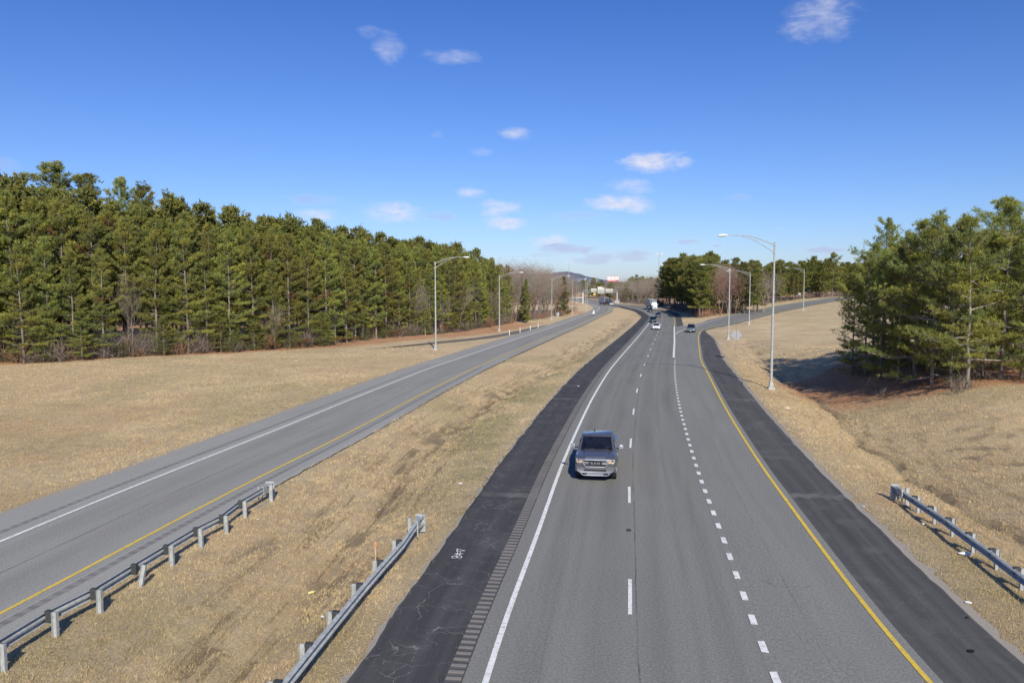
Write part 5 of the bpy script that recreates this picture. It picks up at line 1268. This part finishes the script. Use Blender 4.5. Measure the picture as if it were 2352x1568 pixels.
hyp = t.math('POWER', t.math('ADD', t.math('MULTIPLY', sx.outputs[0], sx.outputs[0]), t.math('MULTIPLY', sx.outputs[1], sx.outputs[1])), .5)
azn = t.math('ARCTAN2', sx.outputs[0], sx.outputs[1]); eln = t.math('ARCTANGENT', t.math('DIVIDE', sx.outputs[2], t.math('MAXIMUM', hyp, .001)))
SKYG = t.mix(t.ramp(eln, 0.0, .42), (.62, .73, 1.04), (.25, .495, .97))
skc = t.mix(1.0, sky.outputs[0], SKYG, 'MULTIPLY')
cmb = t.new('ShaderNodeCombineXYZ'); t.l.new(azn, cmb.inputs[0]); t.l.new(t.math('MULTIPLY', eln, 2.2), cmb.inputs[1])
nz = t.noise(cmb.outputs[0], 22, 6, .6, .5); nz2 = t.noise(cmb.outputs[0], 60, 4, .6)
nn = t.math('MULTIPLY', t.math('SUBTRACT', nz, .5), 2.6); n2_ = t.math('MULTIPLY', t.math('SUBTRACT', nz2, .5), .9); nsum = t.math('ADD', nn, n2_)
def ae(px, py):
    dx = (px-CX)/F; dy = -(py-CY)/F; v = Vector((dx, math.cos(PT)+dy*math.sin(PT), -math.sin(PT)+dy*math.cos(PT)))
    return math.atan2(v.x, v.y), math.atan(v.z/math.hypot(v.x, v.y))
clouds = [(1508,374,84,24,1.,0),(1420,464,74,20,.95,0),(1465,472,44,18,.7,0),(1450,430,52,22,.5,0),(1163,513,54,17,1.,0),(1145,478,54,20,.75,0),(1079,443,38,12,.65,0),(905,489,70,25,.95,0),(1010,498,52,11,.45,1),
 (732,494,48,16,.75,0),(720,458,60,14,.45,1),(1184,308,48,14,.6,0),(1109,350,32,11,.38,0),(893,108,40,32,.34,0),(848,75,30,14,.25,0),(1030,131,66,16,.36,0),(1262,556,50,17,.95,0),(1300,572,90,14,.45,1),(1430,588,90,15,.5,1),
 (1360,600,70,10,.4,1),(1580,556,34,7,.4,1),(1698,453,28,8,.35,1),(1885,38,80,46,.55,0),(1895,574,56,8,.4,1),(1640,565,22,5,.3,1),(1790,523,16,5,.3,1),(1250,585,45,9,.35,1),(1340,496,80,12,.35,1),(1006,309,16,10,.15,0),(5,380,30,20,.3,1)]
acc = None; grey = None
for (px, py, a_, b_, op, g_) in clouds:
    op = (min(.8, op*1.75) if py > 545 else op*1.1) if g_ else op; A_, E_ = ae(px, py); da, de = a_/F*1.1, b_/F*1.15
    u = t.math('DIVIDE', t.math('SUBTRACT', azn, A_), da); v = t.math('DIVIDE', t.math('SUBTRACT', eln, E_), de)
    r2 = t.math('ADD', t.math('MULTIPLY', u, u), t.math('MULTIPLY', v, v))
    f = t.math('ADD', t.math('SUBTRACT', 1.05, r2), nsum)
    n_ = t.new('ShaderNodeMapRange'); n_.interpolation_type = 'SMOOTHSTEP'; t.l.new(f, n_.inputs[0]); n_.inputs[1].default_value = 0; n_.inputs[2].default_value = 1.75; n_.inputs[4].default_value = op
    acc = n_.outputs[0] if acc is None else t.math('MAXIMUM', acc, n_.outputs[0])
    if g_:
        grey = n_.outputs[0] if grey is None else t.math('MAXIMUM', grey, n_.outputs[0])
shade = t.math('MULTIPLY', t.ramp(grey, .0, .3), .85)
cc = t.mix(shade, t.mix(t.ramp(nz2, .3, .7), (.70, .72, .86), (.86, .85, .92)), (.44, .45, .72))
skb = t.new('ShaderNodeVectorMath', operation='SCALE'); t.l.new(skc, skb.inputs[0]); skb.inputs['Scale'].default_value = .125
fin = t.mix(acc, skb.outputs[0], cc)
t.l.new(fin, bg.inputs['Color']); bg.inputs['Strength'].default_value = 1.0
sc.view_settings.view_transform = 'Standard'; sc.view_settings.look = 'None'; sc.view_settings.exposure = 0; sc.view_settings.gamma = 1
sc.render.engine = 'CYCLES'
